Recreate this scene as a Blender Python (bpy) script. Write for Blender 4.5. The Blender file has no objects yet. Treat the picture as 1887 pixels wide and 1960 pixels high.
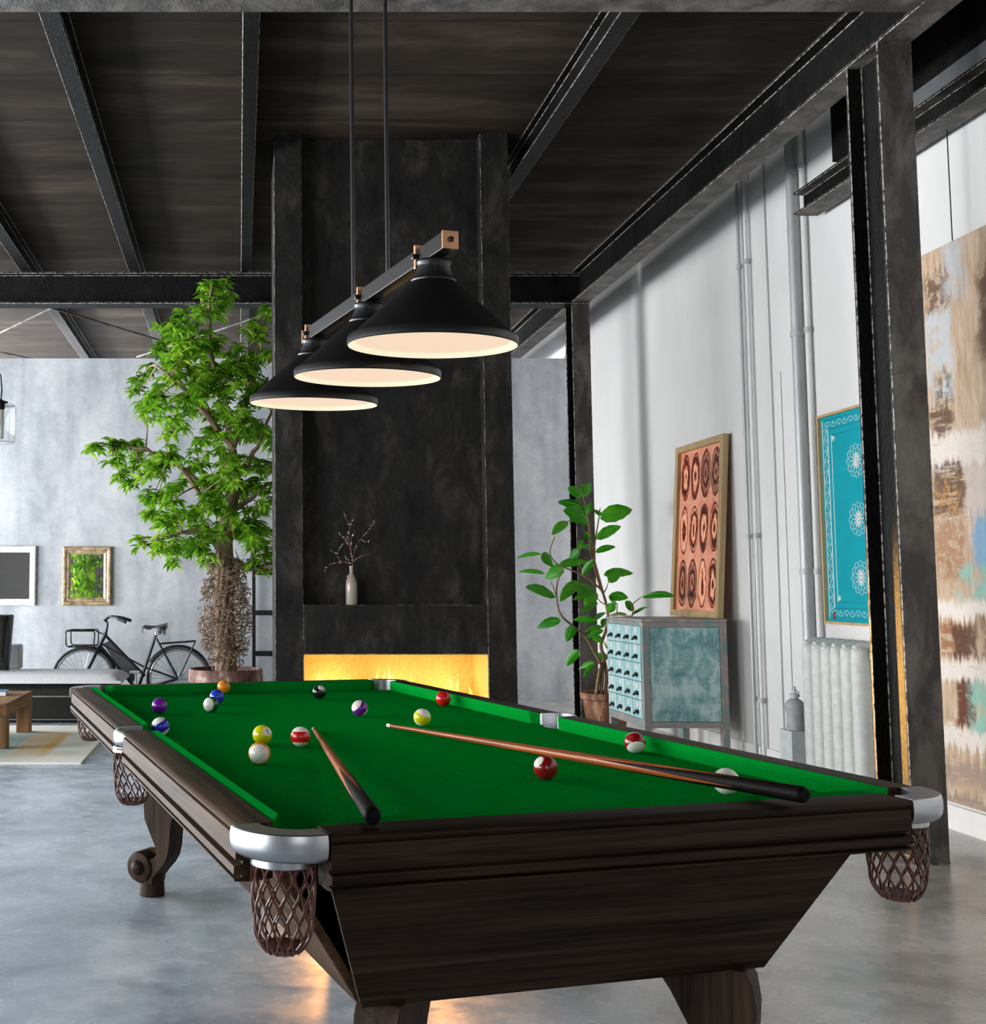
import bpy, math, random
from math import sin, cos, pi, radians, sqrt, atan2
from mathutils import Vector, Matrix, Quaternion
random.seed(7)
S = bpy.context.scene
COL = S.collection
EYE = 1.21
# ------------------------------------------------------------------ camera
FPX, CX, CY = 2120.0, 457.0, 960.0
TH = math.atan(162 / FPX)
cd = bpy.data.cameras.new('camera')
cam = bpy.data.objects.new('camera', cd)
COL.objects.link(cam)
cam.location = (0, 0, EYE)
cam.rotation_euler = (pi / 2 + TH, 0, 0)
cd.sensor_fit = 'HORIZONTAL'
cd.sensor_width = 36.0
cd.lens = FPX / 1887 * 36.0
cd.shift_x = (943.5 - CX) / 1887
cd.shift_y = (CY - 980.0) / 1887
cd.clip_start = 0.05
cd.clip_end = 100
S.camera = cam


def at(px, py, Y):
    """point of the room at depth Y (metres from the eye) seen at that pixel of the photograph"""
    u = (px - CX) / FPX
    v = -(py - CY) / FPX
    d = Vector((u, cos(TH) - sin(TH) * v, sin(TH) + cos(TH) * v))
    d *= Y / d.y
    return Vector((d.x, d.y, d.z + EYE))


# ------------------------------------------------------------------ mesh helper
class MB:
    def __init__(self):
        self.v = []
        self.f = []

    def add(self, vs, fs, M=None):
        b = len(self.v)
        for p in vs:
            p = Vector(p)
            self.v.append(M @ p if M is not None else p)
        for f in fs:
            self.f.append([i + b for i in f])
        return self

    def box(self, x0, x1, y0, y1, z0, z1, M=None):
        vs = [(x0, y0, z0), (x1, y0, z0), (x1, y1, z0), (x0, y1, z0), (x0, y0, z1), (x1, y0, z1), (x1, y1, z1), (x0, y1, z1)]
        fs = [(3, 2, 1, 0), (4, 5, 6, 7), (0, 1, 5, 4), (1, 2, 6, 5), (2, 3, 7, 6), (3, 0, 4, 7)]
        return self.add(vs, fs, M)

    def prism(self, poly, a, b, axis='y', M=None):
        """poly of 2D points extruded from a to b along axis"""
        n = len(poly)
        def P(p, t):
            if axis == 'y': return (p[0], t, p[1])
            if axis == 'x': return (t, p[0], p[1])
            return (p[0], p[1], t)
        vs = [P(p, a) for p in poly] + [P(p, b) for p in poly]
        fs = [list(range(n)), list(range(2 * n - 1, n - 1, -1))]
        for i in range(n):
            j = (i + 1) % n
            fs.append((i, i + n, j + n, j))
        return self.add(vs, fs, M)

    def lathe(self, prof, n=24, M=None, closed=False, a0=0.0, a1=2 * pi):
        full = abs(a1 - a0 - 2 * pi) < 1e-6
        m = n if full else n + 1
        vs = []
        for i in range(m):
            a = a0 + (a1 - a0) * i / n
            for r, z in prof:
                vs.append((r * cos(a), r * sin(a), z))
        k = len(prof)
        fs = []
        for i in range(n):
            j = (i + 1) % m
            for q in range(k if closed else k - 1):
                q2 = (q + 1) % k
                fs.append((i * k + q, j * k + q, j * k + q2, i * k + q2))
        if not closed:
            if full:
                if prof[0][0] > 1e-6: fs.append([i * k for i in range(m)][::-1])
                if prof[-1][0] > 1e-6: fs.append([i * k + k - 1 for i in range(m)])
        elif not full:
            fs.append(list(range(k)))
            fs.append([n * k + q for q in range(k)][::-1])
        return self.add(vs, fs, M)

    def shell(self, prof, n=32, M=None):
        """open lathe without caps"""
        vs = []
        k = len(prof)
        for i in range(n):
            a = 2 * pi * i / n
            for r, z in prof:
                vs.append((r * cos(a), r * sin(a), z))
        fs = []
        for i in range(n):
            j = (i + 1) % n
            for q in range(k - 1):
                fs.append((i * k + q, j * k + q, j * k + q + 1, i * k + q + 1))
        return self.add(vs, fs, M)

    def tube(self, pts, r, n=8, closed=False, M=None, flat=1.0):
        pts = [Vector(p) for p in pts]
        m = len(pts)
        rs = r if isinstance(r, (list, tuple)) else [r] * m
        vs = []
        up = None
        for i, p in enumerate(pts):
            if closed:
                t = pts[(i + 1) % m] - pts[i - 1]
            else:
                t = pts[min(i + 1, m - 1)] - pts[max(i - 1, 0)]
            if t.length < 1e-9: t = Vector((0, 0, 1))
            t.normalize()
            if up is None:
                up = Vector((0, 0, 1)) if abs(t.z) < 0.9 else Vector((1, 0, 0))
            s = t.cross(up)
            if s.length < 1e-6:
                up = Vector((1, 0, 0)) if abs(t.x) < 0.9 else Vector((0, 1, 0))
                s = t.cross(up)
            s.normalize()
            up = s.cross(t).normalized()
            for q in range(n):
                a = 2 * pi * q / n
                vs.append(p + (s * cos(a) + up * sin(a) * flat) * rs[i])
        fs = []
        for i in range(m if closed else m - 1):
            j = (i + 1) % m
            for q in range(n):
                q2 = (q + 1) % n
                fs.append((i * n + q, i * n + q2, j * n + q2, j * n + q))
        if not closed:
            fs.append(list(range(n))[::-1])
            fs.append([(m - 1) * n + q for q in range(n)])
        return self.add(vs, fs, M)

    def bar(self, a, b, w, h, up=(0, 0, 1)):
        a, b = Vector(a), Vector(b)
        t = (b - a)
        L = t.length
        t.normalize()
        up = Vector(up)
        if abs(t.dot(up)) > 0.98: up = Vector((1, 0, 0))
        s = t.cross(up).normalized()
        u = s.cross(t).normalized()
        M = Matrix((s, t, u)).transposed().to_4x4()
        M.translation = a
        return self.box(-w / 2, w / 2, 0, L, -h / 2, h / 2, M)

    def ball(self, c, r, n=10, m=6, sc=(1, 1, 1)):
        c = Vector(c)
        vs = [c + Vector((0, 0, r * sc[2]))]
        for i in range(1, m):
            t = pi * i / m
            for j in range(n):
                a = 2 * pi * j / n
                vs.append(c + Vector((r * sc[0] * sin(t) * cos(a), r * sc[1] * sin(t) * sin(a), r * sc[2] * cos(t))))
        vs.append(c - Vector((0, 0, r * sc[2])))
        fs = []
        for j in range(n):
            fs.append((0, 1 + j, 1 + (j + 1) % n))
        for i in range(m - 2):
            for j in range(n):
                a = 1 + i * n
                fs.append((a + j, a + n + j, a + n + (j + 1) % n, a + (j + 1) % n))
        e = len(vs) - 1
        a = 1 + (m - 2) * n
        for j in range(n):
            fs.append((e, a + (j + 1) % n, a + j))
        return self.add(vs, fs)

    def sweep(self, path, prof, closed_prof=True):
        """path: 2D points; prof: (offset to the right-hand normal, z); open path with end caps"""
        m, k = len(path), len(prof)
        vs = []
        for i in range(m):
            p = Vector(path[i])
            t = Vector(path[min(i + 1, m - 1)]) - Vector(path[max(i - 1, 0)])
            t.normalize()
            nrm = Vector((t.y, -t.x))
            for o, z in prof:
                q = p + nrm * o
                vs.append((q.x, q.y, z))
        fs = []
        for i in range(m - 1):
            for q in range(k):
                q2 = (q + 1) % k
                fs.append((i * k + q, (i + 1) * k + q, (i + 1) * k + q2, i * k + q2))
        fs.append(list(range(k)))
        fs.append([(m - 1) * k + q for q in range(k)][::-1])
        return self.add(vs, fs)

    def build(self, name, mat, parent=None, smooth=None, bevel=0.0, seg=2, extra=None, pick=None, edge=None):
        me = bpy.data.meshes.new(name)
        me.from_pydata([tuple(v) for v in self.v], [], self.f)
        me.validate()
        import bmesh
        bm = bmesh.new()
        bm.from_mesh(me)
        bmesh.ops.recalc_face_normals(bm, faces=bm.faces)
        bm.to_mesh(me)
        bm.free()
        if smooth is not None:
            for p in me.polygons: p.use_smooth = True
            me.set_sharp_from_angle(angle=radians(smooth))
        o = bpy.data.objects.new(name, me)
        COL.objects.link(o)
        if mat is not None: me.materials.append(mat)
        if extra is not None:
            me.materials.append(extra)
            for p in me.polygons:
                if pick(p): p.material_index = 1
        if edge is not None: me.materials.append(edge)
        if parent is not None: o.parent = parent
        if bevel > 0:
            b = o.modifiers.new('bevel', 'BEVEL')
            b.width = bevel
            b.segments = seg
            b.limit_method = 'ANGLE'
            b.angle_limit = radians(40)
            if edge is not None: b.material = len(me.materials) - 1
        return o


def tag(o, label, cat, group=None, kind=None):
    o['label'] = label
    o['category'] = cat
    if group: o['group'] = group
    if kind: o['kind'] = kind
    return o


def thing(name, label, cat, loc=(0, 0, 0), rotz=0.0, group=None):
    o = bpy.data.objects.new(name, None)
    COL.objects.link(o)
    o.location = loc
    o.rotation_euler = (0, 0, rotz)
    o.empty_display_size = 0.1
    return tag(o, label, cat, group)


def struct(o, label=None, cat=None):
    o['kind'] = 'structure'
    if label: o['label'] = label
    if cat: o['category'] = cat
    return o


# ------------------------------------------------------------------ materials
def srgb(r, g, b):
    def c(x):
        x /= 255
        return x / 12.92 if x <= 0.04045 else ((x + 0.055) / 1.055) ** 2.4
    return (c(r), c(g), c(b), 1)


class NT:
    """a small node-tree writer"""
    def __init__(self, name):
        self.m = bpy.data.materials.new(name)
        self.m.use_nodes = True
        self.t = self.m.node_tree
        self.b = self.t.nodes['Principled BSDF']
        self._c = {}

    def n(self, typ, **kw):
        x = self.t.nodes.new(typ)
        for k, v in kw.items(): setattr(x, k, v)
        return x

    def l(self, a, b):
        self.t.links.new(a, b)

    def coord(self, which='Object', scale=(1, 1, 1), loc=(0, 0, 0), rot=(0, 0, 0)):
        tc = self.n('ShaderNodeTexCoord')
        mp = self.n('ShaderNodeMapping')
        mp.inputs['Scale'].default_value = scale
        mp.inputs['Location'].default_value = loc
        mp.inputs['Rotation'].default_value = rot
        self.l(tc.outputs[which], mp.inputs['Vector'])
        return mp.outputs['Vector']

    def noise(self, vec, scale=5, detail=4, rough=0.55, dist=0.0):
        x = self.n('ShaderNodeTexNoise')
        x.inputs['Scale'].default_value = scale
        x.inputs['Detail'].default_value = detail
        x.inputs['Roughness'].default_value = rough
        x.inputs['Distortion'].default_value = dist
        self.l(vec, x.inputs['Vector'])
        return x.outputs['Fac']

    def ramp(self, fac, stops, interp='LINEAR'):
        x = self.n('ShaderNodeValToRGB')
        x.color_ramp.interpolation = interp
        els = x.color_ramp.elements
        while len(els) < len(stops): els.new(0.5)
        for e, (p, c) in zip(els, stops):
            e.position = p
            e.color = c if len(c) == 4 else (*c, 1)
        self.l(fac, x.inputs['Fac'])
        return x.outputs['Color']

    def mix(self, fac, a, b, mode='MIX'):
        x = self.n('ShaderNodeMix', data_type='RGBA', blend_type=mode)
        for s, v in ((x.inputs[0], fac), (x.inputs[6], a), (x.inputs[7], b)):
            if hasattr(v, 'links') or hasattr(v, 'is_output'): self.l(v, s)
            elif isinstance(v, (int, float)): s.default_value = v
            else: s.default_value = v if len(v) == 4 else (*v, 1)
        return x.outputs[2]

    def math(self, op, a, b=0.0, clamp=False):
        x = self.n('ShaderNodeMath', operation=op, use_clamp=clamp)
        for s, v in ((x.inputs[0], a), (x.inputs[1], b)):
            if isinstance(v, (int, float)): s.default_value = v
            else: self.l(v, s)
        return x.outputs[0]

    def sep(self, vec):
        x = self.n('ShaderNodeSeparateXYZ')
        self.l(vec, x.inputs[0])
        return x.outputs

    def bump(self, h, strength=0.3, dist=0.01):
        x = self.n('ShaderNodeBump')
        x.inputs['Strength'].default_value = strength
        x.inputs['Distance'].default_value = dist
        self.l(h, x.inputs['Height'])
        self.l(x.outputs['Normal'], self.b.inputs['Normal'])

    def set(self, **kw):
        names = dict(base='Base Color', rough='Roughness', metal='Metallic', spec='Specular IOR Level', trans='Transmission Weight',
                     ior='IOR', emis='Emission Color', estr='Emission Strength', coat='Coat Weight', alpha='Alpha', sheen='Sheen Weight',
                     croug='Coat Roughness', sub='Subsurface Weight')
        for k, v in kw.items():
            s = self.b.inputs[names[k]]
            if isinstance(v, (int, float)): s.default_value = v
            elif hasattr(v, 'is_output'): self.l(v, s)
            else: s.default_value = v if len(v) == 4 else (*v, 1)
        return self


def simple(name, col, rough=0.5, metal=0.0, var=0.12, scale=12, bump=0.0, bscale=60, stretch=(1, 1, 1), **kw):
    t = NT(name)
    vec = t.coord('Object', stretch)
    f = t.noise(vec, scale, 5, 0.6)
    a = tuple(max(0, c * (1 - var)) for c in col[:3])
    b = tuple(min(1, c * (1 + var)) for c in col[:3])
    t.set(base=t.ramp(f, [(0.3, a), (0.7, b)]), rough=rough, metal=metal, **kw)
    if bump: t.bump(t.noise(vec, bscale, 4, 0.6), bump, 0.004)
    return t.m


def wood(name, dark, light, axis, scale=1.0, rough=0.5, fine=1.0, bump=0.12):
    t = NT(name)
    st = {'x': (1.2, 26, 26), 'y': (26, 1.2, 26), 'z': (26, 26, 1.2)}[axis]
    st = tuple(s * scale for s in st)
    v = t.coord('Object', st)
    f1 = t.noise(v, 1.0, 6, 0.62, 0.6)
    st2 = tuple(s * 5 if s > 2 else s * 2.5 for s in st)
    f2 = t.noise(t.coord('Object', st2), 1.0, 3, 0.6)
    f = t.math('ADD', t.math('MULTIPLY', f1, 0.65), t.math('MULTIPLY', f2, 0.35 * fine))
    t.set(base=t.ramp(f, [(0.36, dark), (0.56, tuple(a * .45 + b * .55 for a, b in zip(dark, light))), (0.70, light)]), rough=rough, spec=0.08)
    t.bump(f2, bump, 0.003)
    return t.m


M = {}
M['wood_x'] = wood('dark_wood_across', srgb(14, 9, 7), srgb(70, 54, 43), 'x')
M['wood_y'] = wood('dark_wood_along', srgb(18, 13, 10), srgb(96, 73, 55), 'y')
M['wood_z'] = wood('dark_wood_upright', srgb(26, 19, 15), srgb(74, 58, 47), 'z')

t = NT('green_cloth')
v = t.coord('Object')
f = t.noise(v, 420, 2, 0.5)
f2 = t.noise(v, 9, 4, 0.6)
c = t.ramp(f, [(0.3, srgb(2, 112, 32)), (0.72, srgb(6, 152, 54))])
t.set(base=t.mix(t.math('MULTIPLY', f2, 0.25), c, srgb(1, 102, 28)), rough=1.0, spec=0.0)
t.bump(f, 0.15, 0.001)
M['cloth'] = t.m

t = NT('brushed_silver_metal')
t.set(base=(0.45, 0.46, 0.48), metal=0.97, rough=0.34)
M['silver'] = t.m
M['net'] = simple('brown_moulded_netting', srgb(84, 46, 35), 0.3, 0, 0.25, 30, spec=0.6)

def steel(name, lo, hi, rough=0.42, rust=False):
    t = NT(name)
    v = t.coord('Object', (1, 1, 0.45))
    f = t.noise(v, 5.5, 7, 0.68, 0.4)
    f2 = t.noise(v, 70, 4, 0.65)
    base = t.ramp(f, [(0.42, lo), (0.62, hi)])
    t.set(base=base, rough=t.math('ADD', t.math('MULTIPLY', f2, 0.22), rough - 0.05), spec=0.2)
    t.bump(f2, 0.9, 0.006)
    return t.m
M['steel'] = steel('black_painted_steel', srgb(4, 4, 4), srgb(16, 15, 15))
M['steel_beam'] = steel('grey_black_steel', srgb(4, 4, 4), srgb(18, 18, 17), 0.45)
M['steel_lit_worn'] = steel('lit_scuffed_grey_steel_face', srgb(64, 62, 60), srgb(108, 104, 100), 0.42)  # scuffed grey with bounce light put into its tone
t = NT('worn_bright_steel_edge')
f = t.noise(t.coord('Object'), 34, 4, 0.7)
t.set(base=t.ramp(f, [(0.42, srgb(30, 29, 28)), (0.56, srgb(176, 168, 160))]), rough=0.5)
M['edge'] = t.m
t = NT('chipped_plaster_edge')
f = t.noise(t.coord('Object'), 20, 4, 0.7)
t.set(base=t.ramp(f, [(0.46, srgb(26, 25, 24)), (0.64, srgb(128, 124, 120))]), rough=0.7)
M['plaster_edge'] = t.m
LIT_WORN_DOWN = dict(extra=M['steel_lit_worn'], pick=lambda p: p.normal.z < -0.9 and p.center.z < 3.72, edge=M['edge'])  # undersides paler: floor bounce painted in along with the scuffing
LIT_WORN_Y = dict(extra=M['steel_lit_worn'], pick=lambda p: abs(p.normal.y) > 0.9 and p.area > 0.4, edge=M['edge'])  # column faces paler: light put into the colour, plus scuffs

t = NT('black_fireplace_plaster')
v = t.coord('Object', (1, 1, 0.5))
f = t.noise(v, 5.5, 9, 0.74, 0.3)
f2 = t.noise(t.coord('Object', (1, 1, 0.6)), 55, 5, 0.7)
t.set(base=t.ramp(f, [(0.36, srgb(24, 23, 22)), (0.52, srgb(40, 38, 36)), (0.68, srgb(68, 65, 61))]), rough=0.7, spec=0.15)
t.bump(f2, 0.6, 0.006)
M['plaster_black'] = t.m

t = NT('ochre_firebox_plaster')
f2 = t.noise(t.coord('Object'), 60, 5, 0.7)
t.set(base=t.ramp(f2, [(0.35, srgb(214, 174, 84)), (0.7, srgb(246, 214, 124))]), rough=0.55)
t.bump(f2, 0.8, 0.008)
M['firebox'] = t.m

t = NT('white_plaster_wall')
v = t.coord('Object', (1, 1, 0.4))
f = t.noise(v, 1.3, 6, 0.6)
f2 = t.noise(t.coord('Object'), 130, 3, 0.6)
t.set(base=t.ramp(f, [(0.3, srgb(203, 201, 199)), (0.7, srgb(219, 217, 215))]), rough=0.85)
t.bump(f2, 0.12, 0.003)
M['white_wall'] = t.m

t = NT('grey_streaked_concrete')
v = t.coord('Object', (1.3, 1, 0.45))
f = t.noise(v, 2.0, 7, 0.6, 0.2)
f3 = t.noise(t.coord('Object', (3.2, 1, 0.12), (3, 0, 1)), 1.6, 4, 0.5)
f2 = t.noise(t.coord('Object'), 16, 6, 0.7)
z = t.sep(t.coord('Object'))[2]
base = t.ramp(f, [(0.32, srgb(152, 155, 160)), (0.55, srgb(182, 184, 187)), (0.75, srgb(198, 198, 199))])
streak = t.ramp(f3, [(0.28, (0.55, 0.56, 0.58)), (0.46, (1, 1, 1))])
base = t.mix(0.4, base, streak, 'MULTIPLY')
f4 = t.noise(t.coord('Object'), 5, 8, 0.75)
base = t.mix(0.45, base, t.ramp(f4, [(0.35, (0.62, 0.65, 0.69)), (0.6, (1, 1, 1))]), 'MULTIPLY')
base = t.mix(0.35, base, t.ramp(f2, [(0.3, (0.6, 0.62, 0.64)), (0.7, (1, 1, 1))]), 'MULTIPLY')
t.set(base=base, rough=0.8)
t.bump(f2, 0.12, 0.004)
M['concrete'] = t.m

t = NT('polished_concrete_floor')
v = t.coord('Object', (1, 1.25, 1))
f = t.noise(v, 1.5, 8, 0.62, 0.5)
fb = t.noise(t.coord('Object', (1, 1.3, 1), (4, 2, 0)), 5.5, 7, 0.66, 0.3)
ff = t.noise(t.coord('Object'), 60, 4, 0.7)
xyz = t.sep(t.coord('Object'))
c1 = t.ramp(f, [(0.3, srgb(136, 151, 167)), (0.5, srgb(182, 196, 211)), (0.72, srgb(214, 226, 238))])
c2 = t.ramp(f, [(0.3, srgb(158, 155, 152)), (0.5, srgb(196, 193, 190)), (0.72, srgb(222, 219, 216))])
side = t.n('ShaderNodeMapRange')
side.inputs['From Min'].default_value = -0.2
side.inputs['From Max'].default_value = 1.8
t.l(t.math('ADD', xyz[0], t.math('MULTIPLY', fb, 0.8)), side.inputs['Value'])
base = t.mix(side.outputs[0], c1, c2)  # bluer to the left: sky reflection painted into the floor colour
base = t.mix(0.5, base, t.ramp(fb, [(0.36, (0.52, 0.53, 0.55)), (0.58, (1, 1, 1))]), 'MULTIPLY')
base = t.mix(0.3, base, t.ramp(ff, [(0.3, (0.6, 0.6, 0.62)), (0.7, (1, 1, 1))]), 'MULTIPLY')
joint = None
for yy in (7.464,):
    d = t.math('LESS_THAN', t.math('ABSOLUTE', t.math('SUBTRACT', xyz[1], yy)), 0.006)
    joint = d if joint is None else t.math('MAXIMUM', joint, d)
base = t.mix(joint, base, (0.1, 0.1, 0.105))
t.set(base=base, rough=t.ramp(fb, [(0.3, (0.16,) * 3), (0.7, (0.36,) * 3)]), spec=0.55)
t.bump(ff, 0.05, 0.002)
M['floor'] = t.m

t = NT('dark_board_marked_ceiling')
v = t.coord('Object', (0.5, 2.6, 1))
f = t.noise(v, 1.3, 8, 0.68, 0.4)
f2 = t.noise(t.coord('Object', (1, 6, 1)), 14, 4, 0.6)
xyz = t.sep(t.coord('Object'))
fr = t.math('FRACT', t.math('DIVIDE', xyz[1], 0.62))
seam = t.math('LESS_THAN', fr, 0.018)
base = t.ramp(f, [(0.3, srgb(26, 22, 18)), (0.52, srgb(46, 39, 33)), (0.75, srgb(78, 68, 57))])
base = t.mix(0.35, base, t.ramp(f2, [(0.3, (0.5, 0.5, 0.5)), (0.7, (1, 1, 1))]), 'MULTIPLY')
base = t.mix(t.math('MULTIPLY', seam, 0.8), base, srgb(20, 17, 15))
t.set(base=base, rough=0.75, spec=0.1)
t.bump(f2, 0.15, 0.005)
M['ceiling'] = t.m

M['black_metal'] = simple('black_satin_metal', srgb(20, 20, 21), 0.36, 0.35, 0.15, 20)
M['black_paint'] = simple('black_bicycle_paint', srgb(30, 31, 33), 0.35, 0.2, 0.2, 30)
M['copper'] = simple('satin_copper_plate', srgb(214, 160, 122), 0.38, 0.85, 0.08, 40)
M['white_plain'] = simple('white_paint', srgb(226, 224, 220), 0.55, 0, 0.04, 10)
M['grey_metal'] = simple('grey_painted_iron', srgb(176, 178, 178), 0.5, 0.1, 0.12, 22, 0.25, 50)
M['chrome'] = simple('pale_plated_metal', srgb(196, 198, 200), 0.25, 0.8, 0.05, 20)
M['rubber'] = simple('black_rubber', srgb(34, 35, 37), 0.7, 0, 0.2, 30)
M['leather'] = simple('black_leather', srgb(22, 21, 21), 0.32, 0, 0.3, 18, 0.3, 45)
M['grey_fabric'] = simple('grey_upholstery', srgb(192, 191, 196), 0.9, 0, 0.08, 40, 0.2, 200)
M['dark_plinth'] = simple('black_lacquer', srgb(12, 12, 12), 0.3, 0, 0.2, 10)


def arch_uv_box(o):
    return o


# ------------------------------------------------------------------ the room
CEIL = EYE + 2.95
XR = 3.575
mb = MB().box(-7.0, XR, -4.0, 17.0, -0.1, 0)
struct(mb.build('floor', M['floor']), 'polished blue grey concrete floor', 'floor')
mb = MB().box(-7.0, XR, -4.0, 17.0, CEIL, CEIL + 0.1)
struct(mb.build('ceiling', M['ceiling']), 'dark board-marked ceiling slab', 'ceiling')
mb = MB().box(XR, XR + 0.15, -4.0, 17.0, 0, CEIL)
struct(mb.build('wall_right', M['white_wall']), 'white plaster wall on the right', 'wall')
mb = MB().box(-7.0, XR, 17.0, 17.15, 0, CEIL)
struct(mb.build('wall_far', M['white_wall']), 'far white wall beyond the grey partition', 'wall')
mb = MB().box(-7.0, XR - 0.002, 11.895, 12.05, 0, 3.681)
struct(mb.build('wall_back', M['concrete']), 'grey streaked concrete partition at the back', 'wall')
# front wall behind the viewpoint and window wall on the left
def window_wall(name, fixed, axis, a0, a1, wins, z0, z1, mat, th=0.15):
    mb = MB()
    def bx(a, b, lo, hi):
        if axis == 'x': mb.box(fixed - th, fixed, a, b, lo, hi)
        else: mb.box(a, b, fixed - th, fixed, lo, hi)
    cur = a0
    for (w0, w1) in wins:
        bx(cur, w0, 0, CEIL)
        bx(w0, w1, 0, z0)
        bx(w0, w1, z1, CEIL)
        cur = w1
    bx(cur, a1, 0, CEIL)
    return struct(mb.build(name, mat), {'x': 'white window wall on the left, outside the picture', 'y': 'dark grey wall behind the viewpoint'}[axis], 'wall')
LW = [(-2.6, 0.6), (1.4, 4.6), (5.4, 8.6), (9.0, 11.6), (12.6, 16.2)]
window_wall('wall_left', -7.0, 'x', -4.0, 17.0, LW, 0.35, 3.75, M['white_wall'])
FW = [(-0.6, 1.6)]  # added window, there to give front fill
window_wall('wall_front', -4.0, 'y', -7.0, XR, FW, 0.9, 3.3, simple('dark_grey_front_wall', srgb(62, 60, 58), .8, 0, .1, 4))
k = 0
for (w0, w1) in LW:
    k += 1
    mb = MB()
    z0, z1 = 0.35, 3.75
    for a, b, lo, hi in ((w0, w0 + .06, z0, z1), (w1 - .06, w1, z0, z1), (w0 + .06, w1 - .06, z0, z0 + .06), (w0 + .06, w1 - .06, z1 - .06, z1),
                         ((w0 + w1) / 2 - .02, (w0 + w1) / 2 + .02, z0 + .06, z1 - .06)):
        mb.box(-7.1, -7.04, a, b, lo, hi)
    struct(mb.build('window_%d' % k, M['steel']), 'black steel window frame in the left wall, window %s from the front' % ('first', 'second', 'third', 'fourth', 'fifth')[k - 1], 'window')
for (w0, w1) in FW:
    k += 1
    mb = MB()
    z0, z1 = 0.9, 3.3
    for a, b, lo, hi in ((w0, w0 + .06, z0, z1), (w1 - .06, w1, z0, z1), (w0 + .06, w1 - .06, z0, z0 + .06), (w0 + .06, w1 - .06, z1 - .06, z1)):
        mb.box(a, b, -4.1, -4.04, lo, hi)
    struct(mb.build('window_%d' % k, M['steel']), 'added black steel window frame behind the viewpoint, for front fill', 'window')
# baseboard along the right wall
mb = MB().box(XR - 0.018, XR, -4.0, 17.0, 0, 0.12)
struct(mb.build('baseboard_right', M['white_plain']), 'white baseboard along the white wall', 'baseboard')

# ---- steel frame
def ibeam(x0, x1, z0, z1, y0, y1, tf, tw, axis='y'):
    """I-section whose flanges are horizontal, running along axis"""
    xm = (x0 + x1) / 2
    poly = [(x0, z0), (x1, z0), (x1, z0 + tf), (xm + tw / 2, z0 + tf), (xm + tw / 2, z1 - tf), (x1, z1 - tf), (x1, z1), (x0, z1), (x0, z1 - tf),
            (xm - tw / 2, z1 - tf), (xm - tw / 2, z0 + tf), (x0, z0 + tf)]
    return MB().prism(poly, y0, y1, axis)

struct(ibeam(2.94, 3.10, 3.71, 3.988, 9.80, 17.0, 0.016, 0.02).add([], []).build('ceiling_beam', M['steel_beam'], bevel=0.004, **LIT_WORN_DOWN),
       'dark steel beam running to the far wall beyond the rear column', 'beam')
struct(ibeam(2.94, 3.10, 3.71, 3.988, -4.0, 9.62, 0.016, 0.02).build('ceiling_beam', M['steel_beam'], bevel=0.004, **LIT_WORN_DOWN),
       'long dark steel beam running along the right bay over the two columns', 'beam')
struct(ibeam(9.62, 9.80, 3.70, 3.985, -7.0, 3.10, 0.016, 0.05, 'x').build('ceiling_beam', M['steel_beam'], bevel=0.004, edge=M['edge']),
       'dark steel cross beam behind the tree and chimney', 'beam')
struct(ibeam(4.45, 4.662, 3.71, 3.985, -7.0, 2.935, 0.016, 0.05, 'x').build('ceiling_beam', M['steel_beam'], bevel=0.004, **LIT_WORN_DOWN),
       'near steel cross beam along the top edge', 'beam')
XS = (-1.883, -0.925, 0.062, 1.905)
for i, x in enumerate(XS):
    hw = 0.05 if i != 2 else 0.043
    lab = ('dark ceiling joist at far left', 'dark ceiling joist left of the middle', 'dark ceiling joist left of the chimney', 'dark ceiling joist right of the chimney')[i]
    struct(ibeam(x - hw, x + hw, 3.99, CEIL, -4.0, 17.0, 0.012, 0.014).build('ceiling_beam', M['steel'], bevel=0.003, edge=M['edge']), lab, 'beam')
# high beam on the right wall with its panel
struct(ibeam(3.38, 3.53, 3.46, 3.60, -4.0, 6.60, 0.014, 0.018).build('ceiling_beam', M['steel_beam'], bevel=0.003, **LIT_WORN_DOWN),
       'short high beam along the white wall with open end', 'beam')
struct(MB().box(3.44, 3.47, -4.0, 6.25, 3.66, CEIL).build('trim_1', M['steel']), 'black steel panel above the short high beam', 'panel')
struct(MB().box(3.435, 3.475, -4.0, 5.62, 3.60, 3.715).build('trim_2', simple('grey_steel_strip', srgb(104, 106, 108), 0.45, 0.2, 0.1, 8)), 'grey steel strip on top of the high wall beam', 'strip')


def column(y0, y1, label, x0=2.94, x1=3.10, top=3.71):
    xm = (x0 + x1) / 2
    tf = 0.016
    poly = [(x0, y0), (x1, y0), (x1, y0 + tf), (xm + .009, y0 + tf), (xm + .009, y1 - tf), (x1, y1 - tf), (x1, y1), (x0, y1), (x0, y1 - tf),
            (xm - .009, y1 - tf), (xm - .009, y0 + tf), (x0, y0 + tf)]
    return struct(MB().prism(poly, 0, top, 'z').build('column', M['steel_beam'], bevel=0.004, **LIT_WORN_Y), label, 'column')
column(4.93, 5.20, 'near black steel column at right edge of the table')
column(9.63, 9.83, 'rear black steel column behind the leafy plant')

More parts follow.
